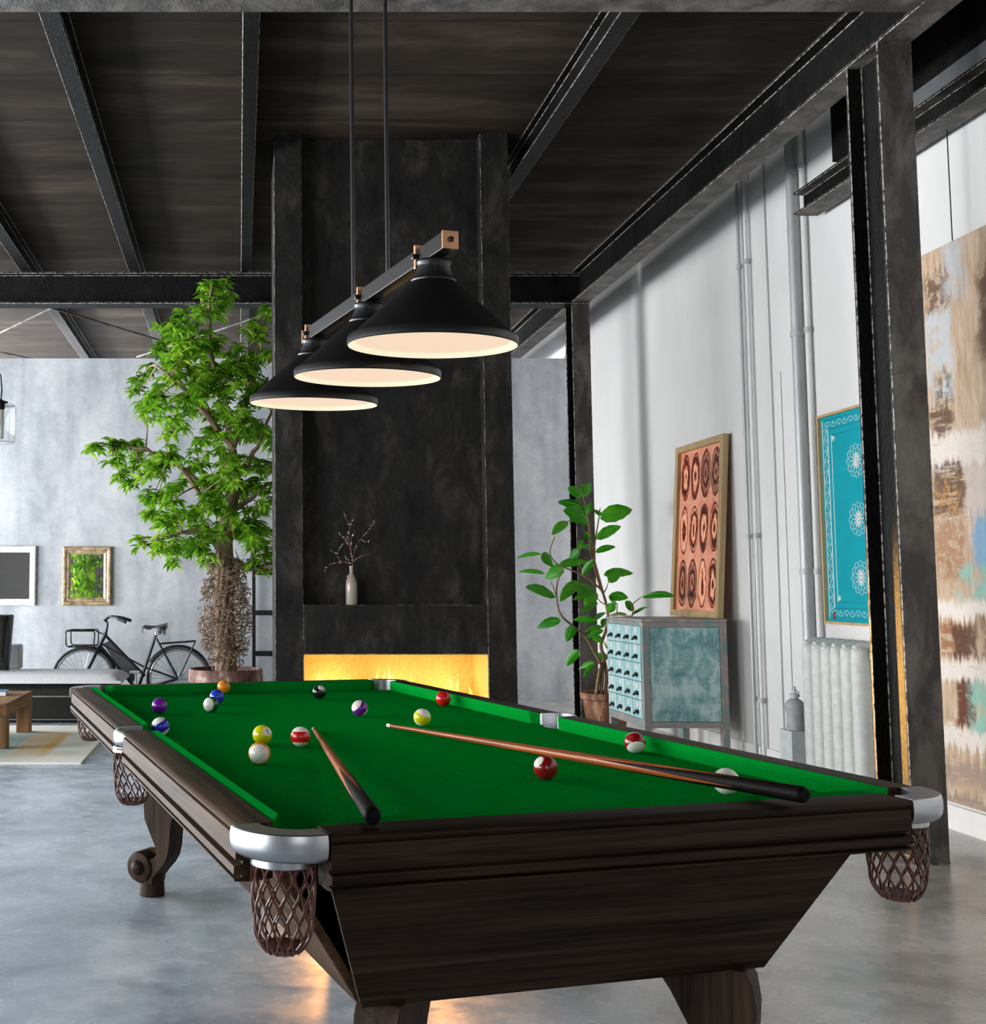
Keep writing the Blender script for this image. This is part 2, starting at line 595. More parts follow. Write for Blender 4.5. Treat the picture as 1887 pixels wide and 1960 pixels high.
# ceiling bracing rods beyond the cross beam, no hangers modelled
def flat(px, py, h=2.76):
    u = (px - CX) / FPX
    v = -(py - CY) / FPX
    d = Vector((u, cos(TH) - sin(TH) * v, sin(TH) + cos(TH) * v))
    d *= h / d.z
    return Vector((d.x, d.y, d.z + EYE))
for a, b, lab in (((-30, 651), (110, 584), 'thin ceiling brace rod at far left, rising right'),
                  ((60, 578), (470, 700), 'long thin ceiling brace rod crossing behind the tree top'),
                  ((262, 683), (560, 585), 'thin ceiling brace rod rising right into the tree top'),
                  ((-30, 668), (85, 692), 'lowest thin brace rod at far left just above the grey wall')):
    hh = 2.70 if lab.startswith('long') else 2.76
    tag(MB().tube([flat(*a, hh), flat(*b, hh)], 0.011, 8).build('brace_rod', M['steel_lit_worn'], smooth=40), lab, 'brace rod', 'ceiling brace rods')

# ---- chimney block with fireplace and shallow niche
Y0 = 7.03
D = 0.55
mb = MB()
xl, xr = 0.229, 1.753
nl, nr = 0.407, 1.572      # niche / opening
ol, orr = 0.411, 1.583
zf0, zf1 = 0.42, 0.782     # firebox opening
zn = 1.092
mb.box(xl, nl, Y0, Y0 + D, 0, CEIL)                  # left pier
mb.box(nr, xr, Y0, Y0 + D, 0, CEIL)                  # right pier
mb.box(nl, nr, Y0, Y0 + D, zf1, zn)                  # band over the fire
mb.box(nl, nr, Y0, Y0 + D, 0, zf0)                   # plinth
mb.box(nl, nr, Y0 + 0.112, Y0 + D, zn, CEIL)         # niche back
struct(mb.build('wall_chimney', M['plaster_black'], bevel=0.004, edge=M['plaster_edge']), 'tall black plaster chimney block with niche and fire opening', 'chimney wall')
mb = MB()
mb.box(nl, nr, Y0 + 0.45, Y0 + 0.50, zf0, zf1)
mb.box(nr - 0.004, nr + 0.0, Y0 + 0.004, Y0 + 0.45, zf0, zf1)
mb.box(nl, nl + 0.004, Y0 + 0.004, Y0 + 0.45, zf0, zf1)
mb.box(nl, nr, Y0 + 0.004, Y0 + 0.45, zf1 - 0.004, zf1)
struct(mb.build('wall_firebox', M['firebox']), 'ochre plaster lining of the fire opening', 'fireplace lining')

# flames
t = NT('flame')
z = t.sep(t.coord('Object'))[2]
col = t.ramp(t.math('MULTIPLY', z, 5.0), [(0.0, (1, 0.33, 0.03)), (0.6, (1, 0.52, 0.06)), (1, (1, 0.75, 0.2))])
tr = t.n('ShaderNodeBsdfTransparent')
em = t.n('ShaderNodeEmission')
t.l(col, em.inputs['Color'])
em.inputs['Strength'].default_value = 3.2
mx = t.n('ShaderNodeMixShader')
lw = t.n('ShaderNodeLayerWeight')
lw.inputs['Blend'].default_value = 0.35
t.l(t.math('SUBTRACT', 1.0, t.math('MULTIPLY', lw.outputs['Facing'], 0.9), True), mx.inputs[0])
t.l(tr.outputs[0], mx.inputs[1])
t.l(em.outputs[0], mx.inputs[2])
t.l(mx.outputs[0], t.t.nodes['Material Output'].inputs['Surface'])
M['flame'] = t.m
mb = MB()
rf = random.Random(3)
def tongue(x, y, h, r):
    pts, rs = [], []
    ph = rf.uniform(0, 6)
    for i in range(9):
        s = i / 8
        pts.append((x + sin(s * 4 + ph) * 0.018 * s, y + cos(s * 3 + ph) * 0.012 * s, h * s))
        rs.append(max(0.0008, 1.3 * r * (sin(pi * min(1, s * 0.9 + 0.22)) ** 0.9) * (1 - s * 0.35)))
    mb.tube(pts, rs, 8)
for px, top, n in ((612, 1283, 4), (655, 1290, 3), (733, 1272, 5), (770, 1292, 2), (862, 1290, 9), (885, 1308, 4), (840, 1305, 4)):
    for k in range(n):
        p = at(px + rf.uniform(-12, 14), top + (rf.uniform(0, 35) if k else 0), Y0 + 0.26 + rf.uniform(-.06, .06))
        tongue(p.x, p.y, p.z - zf0 - 0.005, rf.uniform(0.012, 0.02))
fl = mb.build('flames', M['flame'], smooth=60)
fl.location = (0, 0, zf0 + 0.004)
tag(fl, 'yellow orange flames burning in the fireplace opening', 'fire', kind='stuff')

# ------------------------------------------------------------------ pool table
TA = radians(14.55)
TC = Vector((0.3607, 3.4132, 0))
RT = 0.80      # rail top
BED = 0.763
table = thing('pool_table', 'large dark wood pool table with green cloth in the foreground', 'pool table', TC, TA)


def tl(x, y, z):
    """table-local point to world"""
    return Vector((TC.x + x * cos(TA) - y * sin(TA), TC.y + x * sin(TA) + y * cos(TA), z))

RAIL = [(.654, .800), (.716, .800), (.722, .798), (.726, .7935), (.7255, .790), (.718, .788), (.718, .784), (.725, .782), (.725, .7425), (.711, .739),
        (.711, .7335), (.728, .732), (.7285, .718), (.713, .715), (.713, .7115), (.727, .710), (.727, .7065), (.700, .703), (.654, .703)]
CUSH = [(.654, .7980), (.632, .8040), (.6285, .8015), (.629, .796), (.6335, .7635), (.654, .7635)]


def mirror(poly, s):
    return [(p[0] * s, p[1]) for p in poly]

# playing surface with pocket notches
def bed_outline():
    pts = []
    W, L = .656, 1.372
    r = .066
    for cx, cy, a0, a1 in ((-.625, -1.34, 120, -30), (.625, -1.34, 210, 60), ):
        pass
    out = []
    def arc(cx, cy, r, a0, a1, n=12):
        for i in range(n + 1):
            a = radians(a0 + (a1 - a0) * i / n)
            out.append((cx + r * cos(a), cy + r * sin(a)))
    # start near-left, counter-clockwise
    arc(-.640, -1.355, r, 105, -15)
    arc(.640, -1.355, r, 195, 75)
    arc(.690, 0, .058, 235, 125)
    arc(.640, 1.355, r, 285, 165)
    arc(-.640, 1.355, r, 15, -105)
    arc(-.690, 0, .058, 55, -55)
    return out
mb = MB().prism(bed_outline(), .735, BED, 'z')
mb.build('playing_surface', M['cloth'], table)
# slate bed under it is part of the frame
mb = MB()
for y0, y1 in ((-1.255, -.068), (.068, 1.255)):
    mb.box(-.66, .66, y0, y1, .705, .734)
mb.box(-.57, .57, -.066, .066, .705, .734)
mb.box(-.53, .53, -1.40, -1.256, .705, .734)
mb.box(-.53, .53, 1.256, 1.40, .705, .734)
mb.build('bed_frame', M['wood_y'], table)

def slant_prism(poly, ends, axis, s=1):
    """cushion: polygon whose end positions depend on depth (o)"""
    n = len(poly)
    vs = []
    for e in (0, 1):
        for (o, z) in poly:
            t_ = ends(o)[e]
            vs.append((o * s, t_, z) if axis == 'y' else (t_, o * s, z))
    fs = [list(range(n)), list(range(2 * n - 1, n - 1, -1))]
    for i in range(n):
        j = (i + 1) % n
        fs.append((i, i + n, j + n, j))
    return MB().add(vs, fs)

for s in (-1, 1):
    for (a, b) in ((-1.335, -.055), (.055, 1.335)):
        # angled ends of the side rail follow the pocket casting
        def ends(o, a=a, b=b):
            if a < 0: return (a + (0.725 - o) * 0.22, b)
            return (a, b - (0.725 - o) * 0.22)
        r = slant_prism(RAIL, ends, 'y', s).build('rail', M['wood_y'], table, smooth=35)
        def cends(o, a=a, b=b):
            q = (.654 - o) / .024
            if a < 0: return (-1.318 + .045 * q, -.062 - .026 * q)
            return (.062 + .026 * q, 1.318 - .045 * q)
        slant_prism(CUSH, cends, 'y', s).build('cushion', M['cloth'], r, smooth=30)
for s in (-1, 1):
    RE = [(o + .715, z) for o, z in RAIL]
    def ends(o):
        d = (1.44 - o) * 0.1
        return (-.588 + d * 0.0, .588 - d * 0.0)
    r = slant_prism(RE, ends, 'x', s).build('rail', M['wood_x'], table, smooth=35)
    CE = [(o + .715, z) for o, z in CUSH]
    def cends(o):
        q = (1.369 - o) / .024
        return (-.586 + .03 * q, .586 - .03 * q)
    slant_prism(CE, cends, 'x', s).build('cushion', M['cloth'], r, smooth=30)

# pocket castings, collars and nets
CAST = [(-.004, .800), (.043, .8005), (.0455, .7985), (.0475, .790), (.0480, .780), (.0475, .772), (.0455, .763), (.0415, .7565), (.035, .752), (.026, .750), (-.004, .750)]
def corner_path(sx, sy):
    C = Vector((.614 * sx, 1.325 * sy))
    p = []
    a_side = atan2(-.012 * sy, 1.0 * sx)
    a_end = atan2(1.0 * sy, -.20 * sx)
    # go from the side rail to the end rail so that the outside lies on the right-hand normal
    d = (a_end - a_side + pi) % (2 * pi) - pi
    n = 18
    for i in range(n + 1):
        a = a_side + d * i / n
        p.append((C.x + .071 * cos(a), C.y + .071 * sin(a)))
    if d < 0: p.reverse()
    return p
def net_mesh(r=.054, ztop=.748, zbot=.588, N=28):
    mb = MB()
    h = ztop - zbot
    def rad(s):   # s from 0 top to 1 bottom
        if s < .72: return r * (1.0 + .05 * sin(pi * s / .72) - .10 * s)
        q = (s - .72) / .28
        return r * .93 * (1 - .42 * q ** 2.2)
    n = 36
    for i in range(N):
        pts = []
        for k in range(n + 1):
            s = k / n
            a = 2 * pi * (i + .5) / N + (1 if i % 2 else -1) * (pi / N) * .90 * cos(s * 3.0 * 2 * pi)
            pts.append((rad(s) * cos(a), rad(s) * sin(a), ztop - h * s))
        mb.tube(pts, .0021, 6)
    rb = rad(1.0)
    mb.lathe([(rad(.93), zbot + h * .07), (rb, zbot + .001), (rb - .006, zbot - .003), (rb * .5, zbot - .003), (rb * .5, zbot + .001), (rb - .006, zbot + .002),
              (rad(.93) - .004, zbot + h * .075)], 24)
    mb.lathe([(r - .003, ztop - .004), (r + .003, ztop - .004), (r + .003, ztop + .002), (r - .003, ztop + .002)], 28, closed=True)
    return mb
NETM = net_mesh()
netdata = None
def put_net(x, y):
    global netdata
    if netdata is None:
        o = NETM.build('pocket_net', M['net'], table, smooth=50)
        netdata = o.data
    else:
        o = bpy.data.objects.new('pocket_net', netdata)
        COL.objects.link(o)
        o.parent = table
    o.location = (x, y, 0)
    return o
for sx in (-1, 1):
    for sy in (-1, 1):
        c = MB().sweep(corner_path(sx, sy), CAST).build('pocket_casting', M['silver'], table, smooth=32)
        cx, cy = .643 * sx, 1.347 * sy
        MB().lathe([(.050, .752), (.058, .752), (.058, .737), (.0555, .7345), (.050, .7345)], 36, Matrix.Translation((cx, cy, 0)), closed=True).build('collar', M['silver'], c, smooth=40)
        put_net(cx, cy)
for sx in (-1, 1):
    p = [(.652 * sx, -.050)]
    n = 16
    for i in range(n + 1):
        a = -pi / 2 + pi * i / n
        p.append((.690 * sx + .046 * cos(a) * sx * .92, .050 * sin(a)))
    p.append((.652 * sx, .050))
    if sx < 0: p.reverse()
    SC = [(-.003, .800), (.003, .8005), (.008, .797), (.012, .785), (.011, .768), (.006, .757), (-.003, .752)]
    c = MB().sweep(p, SC).build('pocket_casting', M['silver'], table, smooth=50)
    cx = .700 * sx
    MB().lathe([(.040, .752), (.048, .752), (.048, .737), (.0455, .7345), (.040, .7345)], 32, Matrix.Translation((cx - .002 * sx, 0, 0)), closed=True).build('collar', M['silver'], c, smooth=40)
    put_net(cx - .012 * sx, 0)

# apron panels
def panel(quad, th, name, mat):
    q = [Vector(p) for p in quad]
    nrm = (q[1] - q[0]).cross(q[3] - q[0]).normalized() * th
    mb = MB().add(q + [p + nrm for p in q], [(0, 1, 2, 3), (7, 6, 5, 4), (0, 4, 5, 1), (1, 5, 6, 2), (2, 6, 7, 3), (3, 7, 4, 0)])
    return mb.build(name, mat, table, bevel=.0015)
for s in (-1, 1):
    panel([(-.445 * 1, 1.195 * s, .42), (.445, 1.195 * s, .42), (.56, 1.345 * s, .704), (-.56, 1.345 * s, .704)], .02 * s, 'end_panel', M['wood_x'])
for s in (-1, 1):
    panel([(.445 * s, -1.185, .42), (.445 * s, 1.185, .42), (.60 * s, 1.02, .704), (.60 * s, -1.02, .704)], -.02 * s, 'side_panel', M['wood_y'])
MB().box(-.42, .42, -1.16, 1.16, .425, .445).build('bottom_panel', M['wood_y'], table)

# scroll legs: S-shaped body, scroll on the outer side, round foot
LEG = [(.030, .455), (.030, .40), (.024, .35), (.008, .30), (-.014, .255), (-.036, .215), (-.050, .185), (-.052, .165), (-.035, .15), (.0, .145), (.03, .12), (.040, .08), (.036, .05),
       (-.030, .05), (-.034, .075), (-.055, .10), (-.082, .128), (-.102, .16), (-.112, .20), (-.116, .25), (-.122, .30), (-.138, .36), (-.158, .41), (-.172, .455)]
leg_me = None
for sx in (-1, 1):
    for sy in (-1, 1):
        ang = atan2(.72 * sy, .70 * sx)
        Mx = Matrix.Translation((.415 * sx, 1.195 * sy, 0)) @ Matrix.Rotation(ang, 4, 'Z')
        if sx * sy < 0: Mx = Mx @ Matrix.Diagonal((1, -1, 1, 1))
        zt = .42
        cut = 0.0
        mb = MB().prism([(u - (.0 if z < .3 else (z - .3) * .25), min(z, .4245)) for u, z in LEG], -.046, .046, 'y', Mx)
        mb.lathe([(0, 0), (.048, 0), (.051, .004), (.048, .05), (.045, .10), (0, .11)], 28, Mx)
        lg = mb.build('leg', M['wood_z'], table, smooth=35, bevel=.005, seg=2)
        sc = Mx @ Matrix.Translation((.028, 0, .112)) @ Matrix.Rotation(pi / 2, 4, 'X')
        MB().lathe([(0, -.058), (.046, -.058), (.055, -.054), (.059, -.046), (.059, .046), (.055, .054), (.046, .058), (0, .058)], 32, sc).build('scroll', M['wood_z'], lg, smooth=35)
        MB().lathe([(0, .078), (.016, .076), (.025, .070), (.029, .058), (.029, -.058), (.025, -.070), (.016, -.076), (0, -.078)], 24, sc).build('scroll_knob', M['wood_z'], lg, smooth=40)

# ------------------------------------------------------------------ balls
BR = 0.0278
def ball_mat(name, col, stripe, spot=True, rough=0.16):
    t = NT(name)
    xyz = t.sep(t.coord('Object'))
    white = srgb(232, 230, 222)
    base = col
    if stripe:
        m = t.math('LESS_THAN', t.math('ABSOLUTE', xyz[2]), BR * 0.52)
        base = t.mix(m, white, col)
    if spot:
        m2 = t.math('GREATER_THAN', t.math('ABSOLUTE', xyz[0]), BR * 0.875)
        base = t.mix(m2, base if not isinstance(base, tuple) else col, white)
    f = t.noise(t.coord('Object'), 90, 3, 0.6)
    t.set(base=base, rough=t.math('ADD', t.math('MULTIPLY', f, 0.15), rough), spec=0.55, coat=0.25)
    return t.m
C_ = dict(orange=srgb(238, 142, 30), blue=srgb(30, 62, 200), green=srgb(8, 92, 38), purple=srgb(112, 14, 150), dblue=srgb(40, 36, 190), black=srgb(14, 14, 15),
          yellow=srgb(214, 206, 8), red=srgb(204, 18, 18), maroon=srgb(136, 14, 18), cue=srgb(238, 236, 228))
# name: pixel centre, colour, stripe, direction of the pole/spot axes (world), label
BALLS = [
    ((427.5, 1315), 'orange', False, (0, 0, 1), (0, 1, 0), 'plain orange billiard ball resting against the far cushion'),
    ((415, 1334), 'blue', False, (0, 0, 1), (0, 1, 0), 'plain blue billiard ball between the orange and green balls'),
    ((404, 1349), 'green', True, (-.62, -.78, .08), (0, .1, 1), 'green and white billiard ball showing its white side'),
    ((305.5, 1351.5), 'purple', False, (0, 0, 1), (0, 1, 0), 'plain purple billiard ball at the left of the cloth'),
    ((307, 1391), 'dblue', True, (-.48, -.1, .87), (0, 1, 0), 'blue striped billiard ball beside the left side pocket'),
    ((611, 1325), 'black', False, (0, 0, 1), (.25, -.62, .75), 'black billiard ball near the far cushion'),
    ((688.5, 1356), 'purple', True, (-.72, -.25, .65), (0, 1, 0), 'purple striped billiard ball, tilted stripe, mid cloth'),
    ((808, 1373.5), 'yellow', True, (.30, -.28, .91), (0, 1, 0), 'yellow striped billiard ball beside the tip of the long cue'),
    ((848.5, 1338), 'red', False, (0, 0, 1), (0, 1, 0), 'plain bright red billiard ball touching the right cushion'),
    ((502, 1407), 'yellow', False, (0, 0, 1), (.50, -.72, .46), 'plain yellow billiard ball with a number spot'),
    ((575, 1410.5), 'red', True, (0, .08, 1), (0, 1, 0), 'red striped billiard ball beside the short cue tip'),
    ((496.5, 1442.5), 'orange', True, (-.12, -.99, .05), (0, 0, 1), 'orange striped billiard ball showing its white end'),
    ((1044, 1470), 'maroon', False, (0, 0, 1), (-.72, -.30, .64), 'dark red billiard ball in front of the long cue'),
    ((1215, 1422), 'maroon', True, (.05, .71, .70), (1, 0, 0), 'dark red striped billiard ball by the right cushion, white underside'),
    ((1390, 1496), 'cue', None, (0, 0, 1), (0, 1, 0), 'white cue ball partly hidden by the long cue'),
]
bm_cache = {}
ball_me = None
for (px, py), cn, stripe, zax, xax, lab in BALLS:
    h = BED + BR - EYE
    u = (px - CX) / FPX
    v = -(py - CY) / FPX
    d = Vector((u, cos(TH) - sin(TH) * v, sin(TH) + cos(TH) * v))
    d *= h / d.z
    pos = Vector((d.x, d.y, BED + BR + .0006))
    lx = (pos.x - TC.x) * cos(TA) + (pos.y - TC.y) * sin(TA)
    ly = -(pos.x - TC.x) * sin(TA) + (pos.y - TC.y) * cos(TA)
    lx, ly = max(-.597, min(.597, lx)), max(-1.312, min(1.312, ly))     # keep clear of the cushions
    pos = tl(lx, ly, pos.z)
    mb = MB().ball((0, 0, 0), BR, 40, 24)
    key = (cn, stripe)
    if key not in bm_cache:
        hide_spot = cn in ('cue',) or stripe is True or lab.startswith(('plain orange', 'plain blue', 'plain purple', 'plain bright'))
        bm_cache[key] = ball_mat('ball_%s_%s' % (cn, 'stripe' if stripe else 'solid'), C_[cn], bool(stripe), not hide_spot)
    o = mb.build('billiard_ball', bm_cache[key], smooth=180)
    Z = Vector(zax).normalized()
    X = Vector(xax)
    X = (X - Z * X.dot(Z))
    if stripe is False and (cn in ('black', 'maroon') or (cn == 'yellow')):
        X = Vector(xax).normalized()
        Z = (Vector((0, 0, 1)) - X * X.z).normalized()
    X.normalize()
    Yv = Z.cross(X)
    R = Matrix((X, Yv, Z)).transposed()
    o.rotation_euler = R.to_euler()
    o.location = pos
    tag(o, lab, 'ball', 'billiard balls on the green cloth')
    if cn == 'yellow' and stripe is False:
        # numeral 1 on the white spot
        nm = MB()
        def sp(a, b):
            w = Vector((1, a, b)).normalized() * (BR + .0003)
            return w
        def stroke(p, q, w):
            d_ = Vector((q[0] - p[0], q[1] - p[1])).normalized()
            nn = Vector((-d_.y, d_.x)) * w
            vs = []
            for i in range(5):
                s = i / 4
                a = p[0] + (q[0] - p[0]) * s
                b = p[1] + (q[1] - p[1]) * s
                vs += [sp(a + nn.x, b + nn.y), sp(a - nn.x, b - nn.y)]
            nm.add(vs, [(2 * i, 2 * i + 1, 2 * i + 3, 2 * i + 2) for i in range(4)])
        stroke((0.03, .22), (0.03, -.22), .035)
        stroke((0.03, .22), (-.09, .12), .03)
        stroke((-.08, -.22), (.14, -.22), .03)
        nm.build('number', simple('ball_number_ink', srgb(120, 30, 20), 0.4), o)

# ------------------------------------------------------------------ cues
def cue(tip, butt, label, rt=.0055, rb=.0155):
    tip, butt = Vector(tip), Vector(butt)
    ax = tip - butt
    L = ax.length
    q = Vector((0, 0, 1)).rotation_difference(ax.normalized())
    root = thing('pool_cue', label, 'cue', butt, group='pool cues on the table')
    root.rotation_mode = 'QUATERNION'
    root.rotation_quaternion = q
    def rad(s): return rb + (rt - rb) * s
    a = L * .985
    MB().lathe([(0, .0), (rb * .7, .0), (rb * .95, .004), (rb, .010), (rad(.10), L * .10)], 24).build('butt', M['cue_black'], root, smooth=40)
    MB().shell([(rad(s) + 0.00005, L * s) for s in (.10, .2, .3, .4, .6, .8, .985)], 24).build('shaft', M['cue_wood'], root, smooth=40)
    # points: black tapering splices
    mb = MB()
    for k in range(4):
        a0 = pi / 4 + k * pi / 2
        vs, fs = [], []
        n = 12
        for i in range(n + 1):
            s = .10 + (.36 - .10) * i / n
            w = (pi / 4) * (1 - i / n) * .98 + .01
            r = rad(s) + .0004
            for q_ in range(5):
                aa = a0 - w + 2 * w * q_ / 4
                vs.append((r * cos(aa), r * sin(aa), L * s))
        for i in range(n):
            for q_ in range(4):
                fs.append((i * 5 + q_, i * 5 + q_ + 1, i * 5 + q_ + 6, i * 5 + q_ + 5))
        mb.add(vs, fs)
    mb.build('splice', M['cue_black'], root, smooth=60)
    MB().lathe([(rad(.985), L * .985), (rt * 1.03, L * .987), (rt, L * .998), (rt * .7, L), (0, L)], 20).build('tip', M['white_plain'], root, smooth=40)
    return root
t = NT('orange_brown_cue_wood')
f = t.noise(t.coord('Object', (90, 90, 3)), 1.6, 5, 0.6)
t.set(base=t.ramp(f, [(0.35, srgb(104, 46, 16)), (0.65, srgb(168, 88, 38))]), rough=0.4, spec=0.3)
M['cue_wood'] = t.m
M['cue_black'] = simple('black_lacquered_cue', srgb(10, 7, 6), 0.55, 0, 0.2, 20, spec=0.06)
def onz(px, py, z):
    u = (px - CX) / FPX
    v = -(py - CY) / FPX
    d = Vector((u, cos(TH) - sin(TH) * v, sin(TH) + cos(TH) * v))
    d *= (z - EYE) / d.z
    return Vector((d.x, d.y, z))
cue(onz(600, 1395, BED + .007), onz(713, 1562, RT + .0245), 'pool cue pointing away from the near rail, its black butt left of centre')
cue(onz(741, 1388, BED + .007), onz(1542, 1522, RT + .0245), 'long brown cue lying across the right half of the table')

# ------------------------------------------------------------------ pendant light over the table
lamp = thing('pendant_light', 'black three-shade pendant bar with copper plates over the pool table', 'pendant light', (0.407, 3.41, 2.118))
LD = Vector((-.265, 1, 0)).normalized()         # bar direction, away from the eye
LS = Vector((LD.y, -LD.x, 0))
def lp(s, side=0.0, z=0.0):
    return LD * s + LS * side + Vector((0, 0, z))
S0, S1 = -0.575, 0.60
MB().bar(lp(S0), lp(S1), .040, .046).build('bar', M['black_metal'], lamp, bevel=.0015)
SHY = (-.478, 0.0, .520)      # shade positions along the bar
for i, s in enumerate((S0 - .004, S1 + .004)):
    o = MB().bar(lp(s - .003), lp(s + .003), .046, .048).build('end_plate', M['copper'], lamp, bevel=.001)
    sg = -1 if i == 0 else 1
    MB().bar(lp(s + sg * .003), lp(s + sg * .012), .014, .014).build('bolt', M['black_metal'], o, bevel=.004)
for s in (SHY[0] + .065, SHY[1] + .03, SHY[2] + .03):
    o = MB().bar(lp(s - .006), lp(s + .006), .056, .066).build('bracket', M['copper'], lamp, bevel=.001)
    MB().bar(lp(s, -.036, 0), lp(s, .036, 0), .016, .016).build('bolt', M['black_metal'], o, bevel=.005)
M['rod'] = simple('dark_grey_metal_rod', srgb(84, 84, 86), .3, .8, .05, 10)
for s in (-.155, .135):
    p = lp(s)
    MB().tube([p, Vector((p.x, p.y, CEIL - 2.118))], .0066, 12).build('rod', M['rod'], lamp, smooth=40)
    MB().lathe([(0, 0), (.05, 0), (.055, -.008), (.05, -.02), (0, -.022)], 24, Matrix.Translation((p.x, p.y, CEIL - 2.118))).build('canopy', M['black_metal'], lamp, smooth=40)
t = NT('lit_lamp_diffuser')
t.set(base=srgb(60, 52, 46), rough=0.6, emis=srgb(255, 226, 198), estr=0.80)
M['diffuser'] = t.m
t = NT('cream_shade_lining')
t.set(base=srgb(120, 112, 96), rough=0.5, emis=srgb(255, 246, 214), estr=0.80)
M['lining'] = t.m
t = NT('matt_black_lamp_shade')
f = t.noise(t.coord('Object'), 30, 3, 0.6)
t.set(base=srgb(27, 27, 28), rough=t.math('ADD', t.math('MULTIPLY', f, .08), .33), metal=0.25)
M['shade'] = t.m
for i, s in enumerate(SHY):
    p = lp(s)
    Mx = Matrix.Translation((p.x, p.y, -.024)) @ Matrix.Rotation(radians(3.6), 4, 'X') @ Matrix.Rotation(radians(1.6), 4, 'Y')
    prof = [(0, .012), (.016, .012), (.018, 0), (.044, -.003), (.047, -.009), (.044, -.016), (.043, -.020), (.053, -.050), (.058, -.052), (.061, -.058), (.060, -.062),
            (.066, -.066), (.206, -.198), (.212, -.202), (.224, -.209), (.2285, -.215), (.2295, -.233), (.2265, -.236)]
    sh = MB().shell(prof, 64, Mx).build('shade', M['shade'], lamp, smooth=38)
    MB().shell([(.2265, -.236), (.222, -.234), (.213, -.228), (.208, -.222)], 64, Mx).build('lining', M['lining'], sh, smooth=60)
    MB().lathe([(.209, -.2235), (0, -.218)], 64, Mx).build('diffuser', M['diffuser'], sh, smooth=60)

# ------------------------------------------------------------------ leaves
def leaf_mat(name, dark, mid, light, trans=0.35):
    t = NT(name)
    f = t.noise(t.coord('Object'), 2.6, 4, 0.6)
    f2 = t.noise(t.coord('Object'), 14, 3, 0.6)
    gi = t.n('ShaderNodeNewGeometry')
    isl = gi.outputs['Random Per Island']
    ff = t.math('ADD', t.math('MULTIPLY', t.math('ADD', t.math('MULTIPLY', f, .5), t.math('MULTIPLY', f2, .5)), .6), t.math('MULTIPLY', t.math('ADD', .3, t.math('MULTIPLY', isl, .4)), .4))
    col = t.ramp(ff, [(0.36, dark), (0.5, mid), (0.64, light)])
    t.set(base=col, rough=0.36, spec=0.5)
    tb = t.n('ShaderNodeBsdfTranslucent')
    t.l(col, tb.inputs['Color'])
    mx = t.n('ShaderNodeMixShader')
    mx.inputs[0].default_value = trans
    t.l(t.b.outputs[0], mx.inputs[1])
    t.l(tb.outputs[0], mx.inputs[2])
    t.l(mx.outputs[0], t.t.nodes['Material Output'].inputs['Surface'])
    return t.m
M['tree_leaf'] = leaf_mat('tree_leaf_green', srgb(48, 100, 30), srgb(122, 182, 36), srgb(214, 240, 96), 0.5)
M['plant_leaf'] = leaf_mat('plant_leaf_green', srgb(26, 118, 14), srgb(52, 152, 20), srgb(98, 188, 42), 0.3)
M['bark'] = simple('pale_brown_bark', srgb(128, 106, 84), 0.8, 0, 0.3, 14, 0.5, 40, (1, 1, .3))
M['root'] = simple('dry_root', srgb(126, 106, 86), 0.8, 0, 0.35, 30)
M['soil'] = simple('dark_soil', srgb(46, 38, 32), 0.95, 0, 0.4, 60, 0.6, 60)
t = NT('weathered_terracotta')
f = t.noise(t.coord('Object', (1, 1, .5)), 7, 6, 0.65)
t.set(base=t.ramp(f, [(0.38, srgb(58, 42, 36)), (0.48, srgb(100, 66, 54)), (0.57, srgb(128, 98, 86)), (0.68, srgb(196, 182, 170))]), rough=0.75)
t.bump(f, .3, .01)
M['terracotta'] = t.m
t = NT('brown_orange_terracotta')
xyz = t.sep(t.coord('Object'))
f = t.noise(t.coord('Object', (1, 1, .4)), 8, 6, 0.65)
t.set(base=t.ramp(f, [(0.35, srgb(66, 44, 34)), (0.5, srgb(128, 82, 56)), (0.66, srgb(204, 160, 126))]), rough=0.7)
t.bump(f, .25, .01)
M['terracotta_plant'] = t.m


def leaf(mb, base, d, L, W, droop=0.25, up=Vector((0, 0, 1)), nseg=4, fold=0.18, roll=0.0):
    """a pointed leaf that starts at base, runs along d and droops"""
    d = Vector(d).normalized()
    s = d.cross(up)
    if s.length < 1e-4: s = Vector((1, 0, 0))
    s.normalize()
    n = s.cross(d).normalized()
    if roll:
        q = Quaternion(d, roll)
        s, n = q @ s, q @ n
    vs = []
    for i in range(nseg + 1):
        x = i / nseg
        c = base + d * (L * x) - up * (droop * L * x * x)
        w = W / 2 * (sin(pi * min(1, x * .93 + .05)) ** .8) * (1 - .25 * x)
        if i == nseg: w = .0004
        vs += [c - s * w + n * fold * w, c, c + s * w + n * fold * w]
    fs = []
    for i in range(nseg):
        a = 3 * i
        fs += [(a, a + 1, a + 4, a + 3), (a + 1, a + 2, a + 5, a + 4)]
    mb.add(vs, fs)

# ------------------------------------------------------------------ big tree in its pot
TY = 9.0
tp = Vector((-.105, TY, 0))
tree = thing('potted_tree', 'tall leafy ficus tree in a wide terracotta pot left of the chimney', 'tree', tp)
MB().lathe([(0, 0), (.20, 0), (.215, .02), (.262, .43), (.268, .435), (.268, .44), (.298, .446), (.300, .455), (.297, .54), (.290, .549), (.280, .547), (.268, .50), (0, .50)], 48).build('pot', M['terracotta'], tree, smooth=40)
MB().lathe([(.266, .503), (.2, .512), (.1, .52), (0, .522)], 32).build('soil', M['soil'], tree, smooth=60)
def tat(px, py, dy=0.0):
    return at(px, py, TY + dy) - tp
rt_ = random.Random(11)
trunk_pts = [Vector((0, 0, .50)), tat(431, 1220), tat(428, 1160, .02), tat(431, 1100), tat(429, 1040, -.02), tat(436, 985), tat(452, 930, .03), tat(446, 860)]
